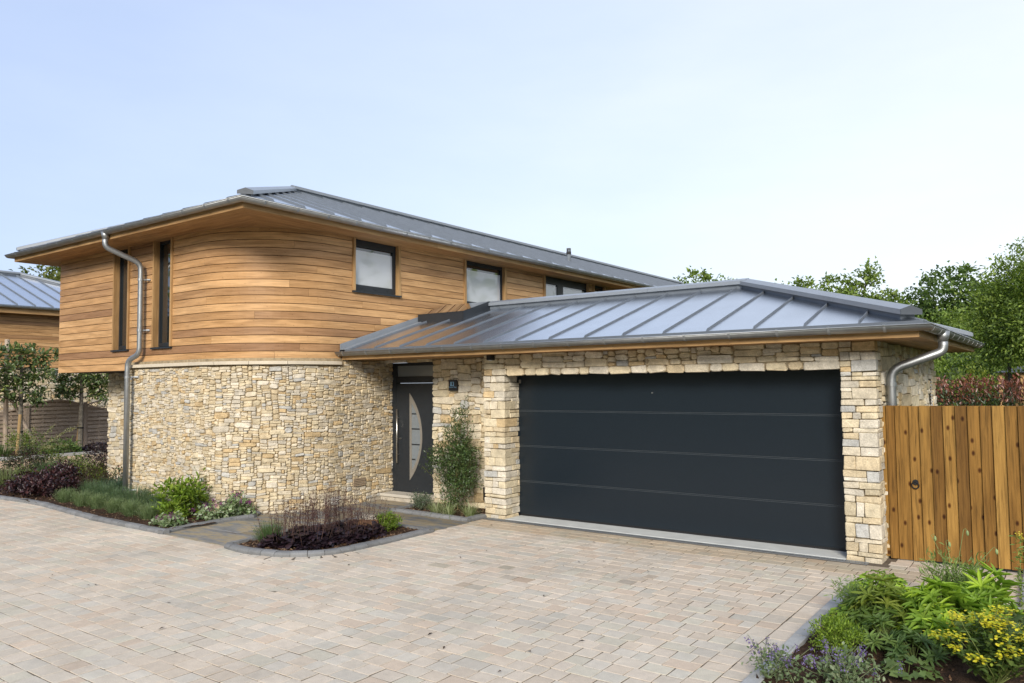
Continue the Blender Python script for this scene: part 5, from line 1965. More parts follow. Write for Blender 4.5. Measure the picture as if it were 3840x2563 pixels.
def lamium(label, spots, n, fl, name='dead_nettle'):
    x, y = np.mean([s[:2] for s in spots], 0)
    t = thing(name, label, 'plant', (x, y, .03), 'silver-leaved plants with purple flowers')
    ells = [((a, b, .03 + h * .4), (r, r * .8, h * .55)) for a, b, r, h in spots]
    crown_leaves(ells, n, .05, .042, [((.36, .43, .27), 3), ((.27, .35, .19), 3), ((.14, .22, .09), 2.5), ((.45, .5, .36), 1.5)], .07, 9, .25, 1.0, True, 'foliage', t, 'leaf', .15)
    P = []
    for i in range(fl):
        a, b, r, h = spots[rng.integers(len(spots))]
        d = rng.normal(0, .5, 2)
        P.append((a + d[0] * r, b + d[1] * r * .8, .03 + h * rng.uniform(.75, 1.12)))
    P = np.repeat(np.array(P), 16, 0) + rng.normal(0, 1, (fl * 16, 3)) * (.013, .013, .016)
    V, F, m = leaves(P, rdir(len(P)) + (0, 0, .3), rdir(len(P)), .022, .014, .2, .2)
    mk('flowers', V, F, MT['flower'], t, np.repeat(pick([((.20, .035, .17), 3), ((.27, .07, .24), 2), ((.13, .025, .13), 2)], len(P), .2), m, 0))
    stems(t, [(a + rng.normal(0, r * .4), b + rng.normal(0, r * .4), h) for a, b, r, h in spots for _ in range(4)], [(a, b, .02) for a, b, r, h in spots], .003, .002, (.09, .1, .05))


lamium('low silver-leaved plant with purple flowers at the corner kerb of the left bed', [(-10.58, 6.02, .14, .13), (-10.42, 6.08, .14, .17)], 420, 15)
lamium('spreading silver-leaved plant with purple flowers climbing the foot of the curved wall', [(-10.52, 6.72, .2, .2), (-10.47, 6.98, .2, .27), (-10.55, 7.2, .18, .34), (-10.42, 7.32, .12, .2)], 950, 28)

HEU = [((.017, .011, .016), 4), ((.026, .014, .020), 3), ((.036, .020, .024), 1.5), ((.05, .034, .042), .8)]


def heuchera(label, x, y, r, h, n, st, hs, group='dark purple-leaved plants in the island bed', L=.085, pal=HEU, z=.03):
    t = thing('coral_bells', label, 'plant', (x, y, z), group)
    a = rng.uniform(0, 6.283, n); q = np.sqrt(rng.uniform(.03, 1, n)) * r
    P = np.stack([x + q * np.cos(a), y + q * np.sin(a), z + h * (1.05 - .75 * (q / r) ** 2) * rng.uniform(.45, 1.05, n)], 1)
    D = unit(np.stack([np.cos(a), np.sin(a), rng.normal(-.1, .35, n)], 1) + rdir(n) * .45)
    U = unit(np.array((0, 0, 1.0)) + rdir(n) * .45)
    # lobed round leaves: eight rim points round a centre, ruffled
    S = unit(np.cross(D, U)); U = unit(np.cross(S, D))
    K = 9
    th = np.linspace(0, 2 * math.pi, K, endpoint=False)
    R_ = (L * .5 * rng.uniform(.7, 1.25, (n, 1))) * (1 + .22 * ((np.arange(K) % 2) * 2 - 1))[None, :] * rng.uniform(.85, 1.1, (n, K))
    ruf = rng.normal(0, L * .09, (n, K)) - L * .07
    rim = P[:, None] + D[:, None] * (L * .3) + D[:, None] * (R_ * np.cos(th))[..., None] + S[:, None] * (R_ * np.sin(th))[..., None] + U[:, None] * ruf[..., None]
    V = np.concatenate([P[:, None] + D[:, None] * (L * .2), rim], 1).reshape(-1, 3)
    b = np.arange(n)[:, None] * (K + 1)
    F = np.stack([b + np.array([0, 1 + i, 1 + (i + 1) % K]) for i in range(K)], 1).reshape(-1, 3)
    mk('foliage', V, F, MT['dark_leaf'], t, np.repeat(pick(pal, n, .2), K, 0))
    if st:
        st = int(st * 1.7)
        ends = []
        for i in range(st):
            a = rng.uniform(0, 6.28); q = rng.uniform(.05, .95)
            ends.append((x + r * q * 1.5 * math.cos(a) + rng.normal(.02, .05), y + r * q * 1.5 * math.sin(a), z + hs * rng.uniform(.62, 1.08)))
        mb = MB()
        FP = []
        for e in ends:
            b0 = np.array((x + (e[0] - x) * .6, y + (e[1] - y) * .6, z + .05)); e = np.array(e)
            mid = (b0 + e) / 2 + rng.normal(0, .012, 3)
            mb.tube([b0, mid, e], .0036, 4, tuple(np.array((.06, .034, .03)) * rng.uniform(.7, 1.3)), .0014, cap=False)
            for k in range(15):
                s = rng.uniform(.45, 1.0)
                p = b0 + (e - b0) * s + rng.normal(0, 1, 3) * (.030, .030, .012) * (1.3 - s)
                FP.append(p)
                if k < 6:
                    mb.tube([b0 + (e - b0) * (s - .04), p], .0011, 3, (.09, .045, .04), cap=False)
        mb.build('stem', MT['stem'], t)
        FP = np.repeat(np.array(FP), 2, 0) + rng.normal(0, .004, (len(FP) * 2, 3))
        V, F, m = leaves(FP, rdir(len(FP)), rdir(len(FP)), .013, .009, .2, .1)
        mk('flowers', V, F, MT['flower'], t, np.repeat(pick([((.10, .048, .045), 3), ((.16, .085, .07), 1.5), ((.06, .03, .03), 2.5)], len(FP), .2), m, 0))


heuchera('dark ruffled plant at the front left of the island bed, touching the lavender', -8.02, 6.12, .24, .16, 210, 14, .56)
heuchera('dark ruffled plant at the front middle of the island bed, closest to the curved kerb', -7.72, 6.32, .25, .17, 230, 12, .58)
heuchera('dark ruffled plant at the middle of the island bed under the tallest flower stems', -7.88, 6.68, .25, .18, 210, 22, .68)
heuchera('dark ruffled plant at the right of the island bed, half way along the straight kerb', -7.56, 6.80, .24, .17, 230, 14, .55)
heuchera('dark ruffled plant at the back right of the island bed before the patterned log', -7.58, 7.16, .22, .16, 180, 14, .52)
heuchera('dark ruffled plant at the back left of the island bed, behind the lavender', -8.25, 6.62, .2, .15, 130, 16, .60)
heuchera('dark ruffled plant at the back of the island bed beside the slate path', -8.08, 7.12, .2, .15, 120, 18, .58)

HEB = [((0.204, 0.3, 0.03), 3), ((0.144, 0.228, 0.025), 3), ((0.264, 0.36, 0.05), 2), ((0.084, 0.144, 0.02), 1)]
bush('small rounded lime-green shrub in the back corner of the island bed', -7.62, 7.56, .17, .17, .24, 2600, .030, .010, HEB, clump=.035, per=14, stems_=10, up=.7, z=.03, shell=.9, r0=.003)
bush('rounded lime-green dwarf shrub by the kerb in the right-hand bed', -1.47, 6.0, .185, .18, .26, 3000, .026, .008, HEB, clump=.03, per=14, stems_=12, up=.7, z=.03, shell=.9, r0=.003)

# weathered log with a patterned top, half hidden among the stems
log = thing('log_ornament', 'small weathered log ornament with a black and cream patterned top among the dark stems', 'ornament', (-7.86, 7.42, .03))
mb = MB()
V, ns_ = [], 14
for j, (zz, rr) in enumerate([(-.02, .145), (.06, .155), (.12, .15), (.17, .135)]):
    for i in range(ns_):
        a = 2 * math.pi * i / ns_
        q = rr * (1 + .12 * math.sin(3 * a + j * .4) + .07 * math.sin(7 * a + 1))
        V.append((-7.86 + q * 1.15 * math.cos(a), 7.42 + q * .8 * math.sin(a), .03 + zz))
F = [(j * ns_ + i, j * ns_ + (i + 1) % ns_, (j + 1) * ns_ + (i + 1) % ns_, (j + 1) * ns_ + i) for j in range(3) for i in range(ns_)]
mb.add(V, F, (.20, .11, .06)); mb.build('log_body', MT['bark'], log)
pm, nt, b = nmat('patterned_top')
vo = nd(nt, 'ShaderNodeTexNoise', Scale=42.0, Detail=0.0, Distortion=2.0)
tcn = nd(nt, 'ShaderNodeTexCoord'); nt.links.new(tcn.outputs['Object'], vo.inputs['Vector'])
rr_ = ramp(nt, vo.outputs['Fac'], [(.44, (.012, .01, .008)), (.48, (.62, .55, .43)), (.55, (.62, .55, .43)), (.58, (.012, .01, .008)), (.68, (.5, .42, .3))])
nt.links.new(rr_.outputs['Color'], b.inputs['Base Color']); b.inputs['Roughness'].default_value = .6
mb = MB()
top_ = V[-ns_:]
V2 = top_ + [(x * .93 + -7.86 * .07, y * .93 + 7.42 * .07, z + .03) for x, y, z in top_] + [(x * .55 + -7.86 * .45, y * .55 + 7.42 * .45, z + .055) for x, y, z in top_] + [(-7.86, 7.42, .26)]
F = [(j * ns_ + i, j * ns_ + (i + 1) % ns_, (j + 1) * ns_ + (i + 1) % ns_, (j + 1) * ns_ + i) for j in range(2) for i in range(ns_)] + [(2 * ns_ + i, 2 * ns_ + (i + 1) % ns_, 3 * ns_) for i in range(ns_)]
mb.add(V2, F); mb.build('log_top', pm, log, smooth=True, tint=False)

# entry bed
sx, sy = -8.02, 9.42
t = thing('climbing_shrub', 'tall dark evergreen shrub against the stone wall between the front door and the garage', 'shrub', (sx, sy, .03))
EVG = [((0.068, 0.112, 0.033), 4), ((0.048, 0.083, 0.027), 3), ((0.105, 0.158, 0.045), 1.5)]
ells = [((sx, sy, .45), (.32, .22, .42)), ((sx - .06, sy + .02, .80), (.44, .22, .34)), ((sx + .2, sy, .6), (.3, .18, .25)), ((sx + .06, sy + .02, 1.15), (.26, .16, .3)), ((sx - .25, sy - .03, .85), (.22, .15, .14)), ((sx + .28, sy, .95), (.18, .14, .16)), ((sx + .05, sy + .05, 1.45), (.14, .1, .26))]
crown_leaves(ells, 7200, .045, .017, EVG, .10, 16, .2, .85, False, 'foliage', t, 'leaf_gloss', .2)
tw = [((sx + .22, sy + .1, 1.85)), ((sx - .05, sy + .08, 1.62)), ((sx - .55, sy - .05, .93)), ((sx - .62, sy - .08, .70)), ((sx + .45, sy, 1.05)), ((sx + .42, sy + .02, .88)), ((sx + .12, sy + .1, 1.7)), ((sx - .3, sy + .08, 1.45)), ((sx + .35, sy + .08, 1.35)), ((sx - .35, sy, 1.1))]
stems(t, tw, (sx, sy, 0), .008, .0025, (.10, .09, .04), bend=.12)
LV = []
for e in tw:
    e = np.array(e); b0 = np.array((sx, sy, .5 * e[2]))
    s = rng.uniform(.45, 1.0, 60)[:, None]
    LV.append(b0 + (e - b0) * s + rng.normal(0, .02, (60, 3)))
P = np.concatenate(LV)
V, F, m_ = leaves(P, rdir(len(P)) + (0, 0, .2), rdir(len(P)) + (0, 0, .6), .036, .013, .2, .1)
mk('sprays', V, F, MT['leaf'], t, np.repeat(pick([((.065, .10, .03), 3), ((.09, .13, .035), 2), ((.045, .07, .022), 2)], len(P), .2), m_, 0))
mb = MB(); mb.tube([(sx + .02, sy + .06, 0), (sx + .02, sy + .06, 1.3)], .008, 6, (.33, .23, .11)); mb.build('cane', MT['stem'], t)
GH = [((.15, .19, .125), 3), ((.11, .145, .09), 3), ((.2, .24, .17), 1.5)]
bush('low grey-green shrub beside the door step', -8.66, 9.28, .15, .14, .24, 700, .034, .013, GH, clump=.05, per=12, z=.03, r0=.003)
bush('low grey-green shrub between the step shrub and the tall evergreen', -8.42, 9.16, .15, .14, .23, 700, .034, .013, GH, clump=.05, per=12, z=.03, r0=.003)
SG = [((.30, .34, .17), 3), ((.42, .45, .28), 3), ((.17, .23, .08), 2)]
for (x, y), l in zip([(-8.05, 9.02), (-7.76, 8.98), (-7.46, 9.12)], ['left clump, below the tall evergreen', 'middle clump, nearest the kerb', 'right clump, against the garage pier']):
    tuft('striped pale green grass, ' + l, x, y, .13, .27, 150, .009, SG, 'striped_grass', 'grass clump', 'striped grasses in the entry bed', .03, .75, (.5, 1.7), nseg=5)

# left bed, further back
PUR = [((.035, .015, .018), 3), ((.055, .022, .024), 3), ((.085, .035, .034), 1.6), ((.02, .011, .014), 2)]
for x, y, r, h, l in [(-15.35, 6.55, .48, .36, 'low dark purple shrub by the left kerb, nearest the lavenders'), (-16.2, 6.5, .5, .34, 'low dark purple shrub by the left kerb, farthest along'), (-15.95, 7.0, .5, .5, 'taller dark purple shrub behind the two kerb ones')]:
    bush(l, x, y, r, .38, h, 1500, .055, .035, PUR, 'purple_shrub', .1, 'dark_leaf', group='purple shrubs in the left bed', z=.03, six=True, lobes=2)
bush('upright bronze-leaved shrub with dark stems between the purple shrubs and the wall', -15.1, 7.2, .3, .28, .62, 900, .045, .022, [((.07, .075, .03), 2), ((.05, .03, .025), 3), ((.10, .11, .03), 1.2)], clump=.08, stems_=18, z=.03)
bush('lime-green flowering spurge beside the recessed stone wall', -16.35, 7.75, .28, .25, .48, 900, .05, .022, [((.22, .28, .035), 3), ((.13, .19, .03), 2), ((.075, .12, .03), 2)], clump=.09, z=.03)
tuft('blue-green bottlebrush-leaved mound beside the downpipe', -14.55, 7.35, .32, .36, 420, .012, [((.06, .115, .075), 3), ((.045, .09, .055), 3), ((.09, .15, .10), 1.5)], 'spurge', 'plant', None, .03, .6, (.2, .8), fuzz=1300)
bush('small red and green shrub against the recessed stone wall', -15.4, 7.8, .2, .15, .42, 320, .06, .025, [((.05, .09, .035), 3), ((.14, .05, .045), 1.4)], clump=.09, mat='leaf_gloss', z=.03)
bush('dark bronze shrub on the far side of the house corner by the gravel', -19.6, 9.55, .45, .4, .62, 1100, .06, .03, [((.045, .025, .025), 3), ((.03, .022, .02), 2), ((.07, .045, .035), 1)], mat='dark_leaf', clump=.12, z=.02)
t_ = bush('arching shrub with pale variegated leaves in layers before the gravel', -21.9, 9.0, .75, .6, .95, 500, .05, .025, [((.10, .14, .05), 2), ((.07, .11, .04), 2)], clump=.15, z=.02, stems_=14)
P = []
for i in range(16):
    a = rng.uniform(0, 6.28); e = np.array((-21.9 + math.cos(a) * .8, 9.0 + math.sin(a) * 1.0, rng.uniform(.35, 1.15)))
    b0 = np.array((-21.9, 9.0, .3)); s = rng.uniform(.3, 1, (70, 1))
    P.append(b0 + (e - b0) * s + np.array((0, 0, .12)) * np.sin(s * 3) + rng.normal(0, .02, (70, 3)))
P = np.concatenate(P); V, F, m_ = leaves(P, rdir(len(P)) * (1, 1, .4), np.array((0, 0, 1.0)) + rdir(len(P)) * .4, .05, .03, .15, .1)
mk('sprays', V, F, MT['leaf'], t_, np.repeat(pick([((.36, .35, .2), 3), ((.2, .24, .09), 2), ((.3, .24, .12), 1)], len(P), .15), m_, 0))
bush('yellow-green low plant at the edge of the gravel, left of its grey slab', -20.9, 9.0, .35, .3, .36, 600, .05, .03, [((.17, .20, .05), 3), ((.11, .15, .04), 2)], clump=.1, z=.02)
bush('yellow-green low plant at the edge of the gravel, nearer the house', -20.6, 9.5, .32, .3, .28, 500, .05, .03, [((.15, .19, .05), 3), ((.10, .14, .04), 2)], clump=.1, z=.02)
tuft('pale feathery grass at the left edge of the left bed', -17.7, 6.75, .4, .5, 420, .009, [((.22, .24, .12), 3), ((.14, .18, .07), 3)], 'pale_grass', 'grass clump', None, .03, .6, (.2, 1.1), nseg=4)
tuft('short pale grass just behind the purple shrubs', -17.3, 7.3, .28, .3, 260, .009, [((.2, .23, .1), 3), ((.13, .17, .06), 3)], 'pale_grass', 'grass clump', None, .03, .7, (.2, 1.1), nseg=4)
bush('dark leafy shrub with reddish stems left of the rosemary', -19.2, 7.7, .55, .45, .65, 1300, .06, .035, [((.05, .06, .028), 3), ((.07, .04, .035), 2), ((.08, .095, .04), 1)], clump=.12, z=.02, stems_=14)
tuft('soft green rosemary mound in the middle of the left bed', -18.4, 7.85, .42, .46, 520, .011, [((.10, .15, .07), 3), ((.075, .12, .05), 3)], 'rosemary', 'shrub', None, .02, .55, fuzz=1000)
tuft('small green needle-leaved mound right of the rosemary', -16.9, 7.5, .25, .32, 360, .010, [((.07, .13, .06), 3), ((.055, .10, .045), 3)], 'rosemary', 'shrub', None, .02, .6, fuzz=700)
bush('yellowish low plant among the pale grasses', -17.9, 7.15, .3, .25, .3, 420, .05, .03, [((.19, .22, .06), 2), ((.12, .16, .05), 2)], clump=.1, z=.02)
bush('green ferny clump below the wavy fence', -25.0, 10.95, .4, .6, .35, 700, .12, .04, [((.11, .17, .045), 3), ((.08, .13, .035), 3)], clump=.15, z=.02)
heuchera('dark ruffled planting below the fence, behind the gravel', -25.0, 12.3, .75, .26, 330, 0, 0, None, .14)
tuft('green grass clump at the left edge below the fence', -25.3, 9.4, .5, .5, 300, .016, [((.10, .15, .05), 3), ((.07, .11, .035), 2)], 'green_grass', 'grass clump', None, .02, .5, (.2, .9), nseg=4)
bush('green shrub between the tall post and the fence', -26.4, 10.5, .4, .5, .62, 600, .09, .05, GREEN, clump=.15, z=.02)

# right-hand bed, in the near corner
GER = [((0.335, 0.48, 0.061), 3), ((0.236, 0.368, 0.048), 3), ((0.434, 0.57, 0.085), 2), ((0.149, 0.239, 0.036), 1.2)]


def lobed(label, x, y, r, h, n, L, pal, name='geranium', ry=None, z=.03):
    t = thing(name, label, 'plant', (x, y, z))
    ry = ry or r
    a = rng.uniform(0, 6.283, n); q = np.sqrt(rng.uniform(0, 1, n))
    P = np.stack([x + q * r * np.cos(a), y + q * ry * np.sin(a), z + h * (1.0 - .65 * q ** 2) * rng.uniform(.55, 1.05, n)], 1)
    K = 10
    U = unit(np.stack([np.cos(a) * q * .6, np.sin(a) * q * .6, np.ones(n)], 1) + rdir(n) * .35)
    D = unit(np.cross(U, rdir(n))); S = np.cross(U, D)
    th = np.linspace(0, 2 * math.pi, K, endpoint=False)
    R_ = (L * .5 * rng.uniform(.65, 1.25, (n, 1))) * np.where(np.arange(K) % 2, 1.15, .62)[None, :] * rng.uniform(.85, 1.1, (n, K))
    rim = P[:, None] + D[:, None] * (R_ * np.cos(th))[..., None] + S[:, None] * (R_ * np.sin(th))[..., None] + U[:, None] * rng.normal(-L * .03, L * .06, (n, K))[..., None]
    V = np.concatenate([P[:, None], rim], 1).reshape(-1, 3)
    b = np.arange(n)[:, None] * (K + 1)
    F = np.stack([b + np.array([0, 1 + i, 1 + (i + 1) % K]) for i in range(K)], 1).reshape(-1, 3)
    mk('foliage', V, F, MT['leaf'], t, np.repeat(pick(pal, n, .15), K, 0))
    idx = rng.integers(0, n, min(n, 60))
    mb = MB()
    for i in idx:
        mb.tube([(x + (P[i, 0] - x) * .2, y + (P[i, 1] - y) * .2, z - .01), tuple(P[i])], .002, 4, (.13, .17, .05), cap=False)
    mb.build('stem', MT['stem'], t)
    return t


lobed('light green geranium mound in the far left corner of the right-hand bed', -1.47, 7.62, .27, .27, 330, .07, GER)
lobed('low light green geranium leaves along the back kerb of the right-hand bed', -.98, 7.55, .33, .17, 260, .06, GER, ry=.28)
lobed('low light green geranium leaves in the middle of the right-hand bed', -1.08, 7.0, .32, .16, 300, .055, GER)


def palmate(label, x, y, r, h, n, L, W, pal, name='lupin', z=.03, k=8, mat='leaf', up=.55):
    """whorls of long leaflets on stalks"""
    t = thing(name, label, 'plant', (x, y, z))
    a = rng.uniform(0, 6.283, n); q = np.sqrt(rng.uniform(0, 1, n))
    C = np.stack([x + q * r * np.cos(a), y + q * r * np.sin(a), z + h * (1.0 - .6 * q ** 1.5) * rng.uniform(.6, 1.05, n)], 1)
    U = unit(np.stack([np.cos(a) * q, np.sin(a) * q, np.full(n, 1.1)], 1) + rdir(n) * .3)
    B1 = unit(np.cross(U, rdir(n))); B2 = np.cross(U, B1)
    P, D, N_ = [], [], []
    for i in range(k):
        th = 2 * math.pi * i / k
        d = B1 * math.cos(th) + B2 * math.sin(th)
        P.append(C); D.append(d + U * up); N_.append(U - d * up)
    P = np.stack(P, 1).reshape(-1, 3); D = np.stack(D, 1).reshape(-1, 3); N_ = np.stack(N_, 1).reshape(-1, 3)
    m = len(P)
    V, F, per = leaves(P, unit(D) + rdir(m) * .12, N_, L * rng.uniform(.75, 1.2, m), W * rng.uniform(.8, 1.2, m), .22, .28, True)
    cl = np.repeat(pick(pal, n, .15), k, 0) * rng.uniform(.92, 1.08, (m, 1))
    mk('foliage', V, F, MT[mat], t, np.repeat(cl, per, 0))
    mb = MB()
    for c in C:
        mb.tube([(x + (c[0] - x) * .15, y + (c[1] - y) * .15, z - .01), ((x + c[0]) / 2, (y + c[1]) / 2, z + (c[2] - z) * .55), tuple(c)], .0035, 5, (.12, .16, .05), .002, cap=False)
    mb.build('stem', MT['stem'], t)
    return t


LUP = [((0.252, 0.384, 0.043), 3), ((0.181, 0.299, 0.036), 3), ((0.36, 0.503, 0.043), 2)]
palmate('lupin-like plant with long yellowish fingered leaves, behind the lime dwarf shrub', -1.28, 6.62, .22, .42, 36, .13, .026, [((.17, .23, .035), 2), ((.11, .175, .035), 3), ((.21, .255, .04), 1.5)])
palmate('lupin-like plant with broad deep green fingered leaves in the middle front of the right-hand bed', -.86, 6.62, .25, .46, 44, .145, .034, LUP)
palmate('lupin-like plant with upright fingered leaves behind the yellow spurge', -.62, 7.0, .24, .52, 34, .14, .028, LUP, up=.9)
palmate('low bright fingered leaves left of the deep green lupin, over the bark', -1.18, 6.28, .24, .24, 30, .085, .018, [((.16, .24, .06), 3), ((.12, .19, .05), 3)])
lobed('low light green leaves between the lime dwarf shrub and the kerb corner', -1.50, 6.75, .24, .17, 200, .055, GER)
lobed('pale green leafy patch behind the deep green lupin', -.72, 7.4, .34, .3, 240, .065, GER)
palmate('low fingered leaves at the foot of the deep green lupin', -1.0, 6.22, .2, .16, 20, .10, .022, [((.10, .165, .05), 3), ((.075, .13, .04), 2)])

# poppy-like plant with nodding buds
t = thing('poppy', 'tall ferny poppy plant with nodding buds in front of the timber gate', 'plant', (-.86, 7.62, .03))
n = 60
a = rng.uniform(0, 6.283, n); q = np.sqrt(rng.uniform(0, 1, n)) * .24
tops = np.stack([-.86 + q * np.cos(a) * 1.2, 7.62 + q * np.sin(a), rng.uniform(.26, .52, n)], 1)
mb = MB()
for e in tops:
    mb.tube([(-.86 + (e[0] + .86) * .35, 7.62 + (e[1] - 7.62) * .35, 0), tuple(e)], .003, 4, (.16, .22, .07), .0015, cap=False)
buds = [(-1.05, 7.6, .66), (-.95, 7.66, .61), (-.80, 7.55, .74), (-.60, 7.6, .60), (-1.16, 7.5, .40)]
for bx, by, bz in buds:
    mb.tube([(-.86, 7.62, .2), ((bx - .86) / 2 - .01, by, bz * .7), (bx, by, bz), (bx + .014, by, bz + .012), (bx + .026, by, bz - .006)], .0028, 5, (.19, .24, .09), .002, cap=False)
mb.build('stem', MT['stem'], t)
for bx, by, bz in buds:
    bb = MB()
    bb.tube([(bx + .026, by, bz - .004), (bx + .027, by, bz - .012), (bx + .028, by, bz - .028), (bx + .029, by, bz - .042), (bx + .029, by, bz - .05)], .010, 8, (.24, .30, .13))
    for r_i, f_ in enumerate((.4, .95, 1.15, .8, .2)):
        rg_ = range(r_i * 8, r_i * 8 + 8)
        c_ = np.mean([bb.v[i] for i in rg_], 0)
        for i in rg_:
            bb.v[i] = tuple(c_ + (np.array(bb.v[i]) - c_) * f_)
    bb.build('bud', MT['stem'], t, smooth=True)
s = rng.uniform(.15, 1, (1500, 1)); e = tops[rng.integers(0, n, 1500)]
P = np.array((-.86, 7.62, .05)) + (e - np.array((-.86, 7.62, .05))) * s + rng.normal(0, .025, (1500, 3))
V, F, m_ = leaves(P, unit((e - np.array((-.86, 7.62, .0))) * .8 + rdir(1500) * .35), rdir(1500), rng.uniform(.04, .085, 1500), .011, .15, .25)
mk('foliage', V, F, MT['leaf'], t, np.repeat(pick([((.22, .31, .09), 3), ((.17, .255, .075), 3), ((.28, .36, .13), 1.5)], 1500, .15), m_, 0))

t = thing('feathery_plant', 'loose feathery light green plant along the kerb between the geranium and the lime dwarf shrub', 'plant', (-1.55, 7.0, .03))
n = 34
a = rng.uniform(0, 6.283, n); q = np.sqrt(rng.uniform(0, 1, n)) * .22
tops = np.stack([-1.5 + q * np.cos(a), 6.95 + q * 1.3 * np.sin(a), rng.uniform(.18, .36, n)], 1)
stems(t, tops, (-1.52, 6.97, 0), .0025, .0015, (.16, .22, .07), bend=.15)
s_ = rng.uniform(.2, 1, (1100, 1)); e = tops[rng.integers(0, n, 1100)]
P = np.array((-1.52, 6.97, .03)) + (e - np.array((-1.52, 6.97, .03))) * s_ + rng.normal(0, .028, (1100, 3))
V, F, m_ = leaves(P, unit(rdir(1100) * (1, 1, .6) + (0, 0, .3)), np.array((0, 0, 1.0)) + rdir(1100) * .6, rng.uniform(.03, .065, 1100), .011, .15, .2)
mk('foliage', V, F, MT['leaf'], t, np.repeat(pick([((.21, .30, .08), 3), ((.16, .245, .07), 3), ((.28, .36, .11), 1.5)], 1100, .15), m_, 0))

t = thing('tall_weed', 'single tall thin stem with small yellow top, in front of the gate at the right', 'plant', (-.42, 7.75, .03))
mb = MB(); mb.tube([(-.42, 7.75, 0), (-.425, 7.75, .36), (-.41, 7.75, 0.70)], .004, 5, (.2, .26, .07), .002)
mb.build('stem', MT['stem'], t)
z_ = rng.uniform(.12, .71, 110); P = np.stack([-.42 + rng.normal(0, .02, 110), 7.75 + rng.normal(0, .02, 110), z_], 1)
V, F, m_ = leaves(P, rdir(110) * (1, 1, .5) + (0, 0, .25), rdir(110) + (0, 0, .8), rng.uniform(.03, .075, 110), .016, .15, .2)
mk('foliage', V, F, MT['leaf'], t, np.repeat(pick([((.17, .25, .06), 3), ((.26, .30, .06), 1)], 110, .15), m_, 0))
P = np.array((-.41, 7.75, 0.70)) + rng.normal(0, .012, (40, 3)); V, F, m_ = leaves(P, rdir(40), rdir(40), .014, .012)
mk('flowers', V, F, MT['flower'], t, np.repeat(pick([((.5, .43, .05), 1)], 40, .2), m_, 0))

# yellow spurge in the corner
t = thing('spurge', 'yellow-flowered spurge filling the near right corner of the bed', 'plant', (-.50, 5.98, .03))
heads = []
for i in range(46):
    a = rng.uniform(0, 6.283); q = math.sqrt(rng.uniform(0, 1))
    heads.append((-.50 + q * .33 * math.cos(a), 5.98 + q * .33 * math.sin(a), .03 + .50 * (1 - .45 * q * q) * rng.uniform(.72, 1.05)))
heads = np.array(heads)
stems(t, heads, (-.50, 5.98, 0), .004, .0025, (.14, .17, .05), bend=.1)
s = rng.uniform(.3, .97, (1300, 1)); e = heads[rng.integers(0, len(heads), 1300)]
P = np.array((-.50, 5.98, .05)) + (e - np.array((-.50, 5.98, .05))) * s + rng.normal(0, .025, (1300, 3))
V, F, m_ = leaves(P, unit(rdir(1300) * (1, 1, .4) + (0, 0, .1)), np.array((0, 0, 1.0)) + rdir(1300) * .4, rng.uniform(.035, .065, 1300), .028, .12, .2, True)
mk('foliage', V, F, MT['leaf'], t, np.repeat(pick([((.11, .17, .04), 3), ((.085, .14, .035), 3), ((.15, .21, .05), 2)], 1300, .15), m_, 0))
P = np.repeat(heads, 34, 0) + rng.normal(0, 1, (len(heads) * 34, 3)) * (.030, .030, .012)
n = len(P)
V, F, m_ = leaves(P, rdir(n) * (1, 1, .3), np.array((0, 0, 1.0)) + rdir(n) * .35, .021, .021, .05, .05, True)
mk('flowers', V, F, MT['flower'], t, np.repeat(pick([((.66, .58, .035), 3), ((.55, .54, .04), 3), ((.74, .62, .06), 1.5), ((.36, .42, .05), 1.5)], n, .12), m_, 0))


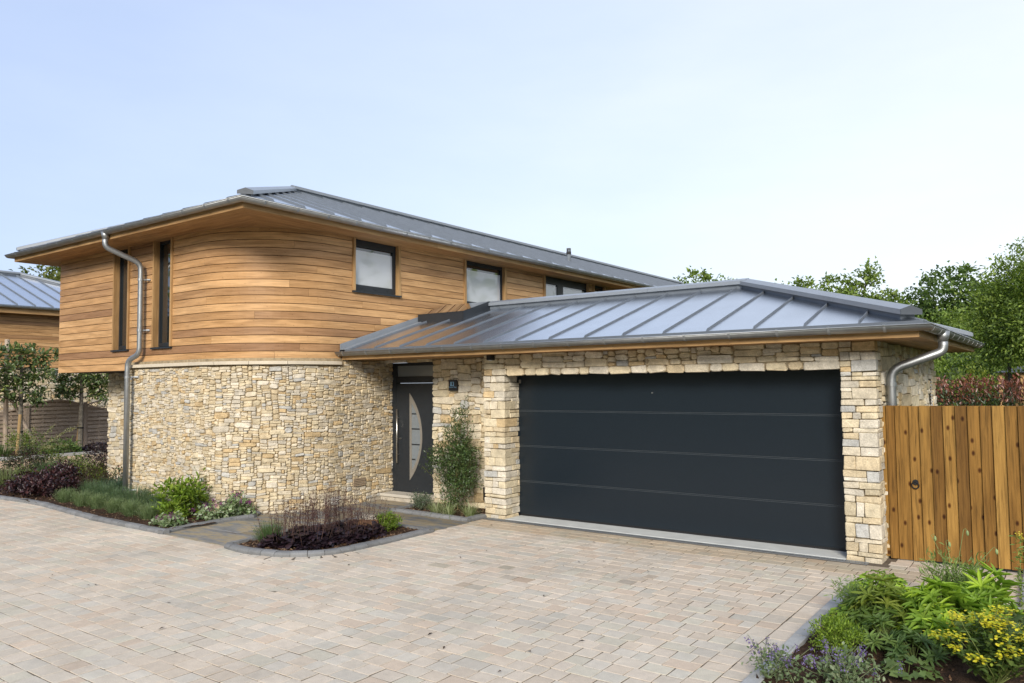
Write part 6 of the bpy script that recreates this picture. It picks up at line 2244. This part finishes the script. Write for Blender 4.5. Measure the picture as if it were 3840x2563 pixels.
# catmint along the near edge
def catmint(label, x, y, r, h, n, sp):
    t = thing('catmint', label, 'plant', (x, y, .03), 'purple catmints at the bottom edge')
    crown_leaves([((x, y, .03 + h * .4), (r, r * .8, h * .45))], n, .032, .018, [((.19, .25, .13), 3), ((.14, .20, .09), 3), ((.25, .30, .18), 1.5)], .05, 10, .4, .9, True, 'foliage', t)
    ends = [(x + rng.normal(0, r * .55), y + rng.normal(0, r * .5), .03 + h * rng.uniform(.75, 1.3)) for _ in range(sp)]
    stems(t, ends, [(x + rng.normal(0, r * .3), y + rng.normal(0, r * .3), .02) for _ in range(6)], .0025, .0015, (.17, .2, .1), bend=.1)
    E_ = np.repeat(np.array(ends), 18, 0)
    P = E_ + np.stack([rng.normal(0, .009, len(E_)), rng.normal(0, .009, len(E_)), -rng.uniform(0, .075, len(E_))], 1)
    V, F, m = leaves(P, rdir(len(P)) * (1, 1, .5), rdir(len(P)), .014, .010, .2, .1)
    mk('flowers', V, F, MT['flower'], t, np.repeat(pick([((.20, .15, .36), 3), ((.27, .21, .42), 2), ((.13, .09, .22), 2)], len(P), .15), m, 0))


catmint('grey-leaved catmint with purple spikes at the very corner of the kerb, bottom edge', -1.66, 5.22, .17, .22, 380, 18)
catmint('grey-leaved catmint with purple spikes in front of the lime dwarf shrub', -1.30, 5.42, .24, .22, 680, 22)
lobed('low broad leaves in the bark below the deep green lupin', -.98, 5.82, .18, .12, 50, .075, [((.11, .17, .05), 2), ((.14, .2, .06), 2)], 'weed')
lobed('grey-green broad leaves at the right edge under the tall thin stem', -.40, 7.05, .25, .22, 90, .10, [((.13, .18, .08), 3), ((.09, .14, .055), 3)], 'geranium')


# unseen wood added off camera to darken what windows, door and roof seams mirror
P, CC = [], []
for k in range(230):
    u_ = rng.random()
    az = rng.uniform(R(80), R(262)) if u_ < .72 else (rng.uniform(R(40), R(80)) if u_ < .82 else rng.uniform(R(11), R(40)))
    side = az < R(80)
    d = rng.uniform(30, 40)
    hh = (rng.uniform(6.5, 9) if az < R(40) else rng.uniform(3.5, 5)) if side else rng.uniform(7, 12)
    c = np.array((d * math.sin(az), d * math.cos(az), hh * .5))
    q = c + rng.normal(0, 1, (110, 3)) * np.array((1.6, 1.6, hh * .26))
    P.append(q)
P = np.concatenate(P); P[:, 2] = np.abs(P[:, 2])
n = len(P)
V, F, m_ = leaves(P, rdir(n) + (0, 0, .2), rdir(n) + (0, 0, .5), rng.uniform(.5, .9, n), rng.uniform(.35, .6, n))
mk('unseen_wood', V, F, MT['leaf'], None, np.repeat(pick(GREEN, n, .2), m_, 0), None, False, 'stuff')
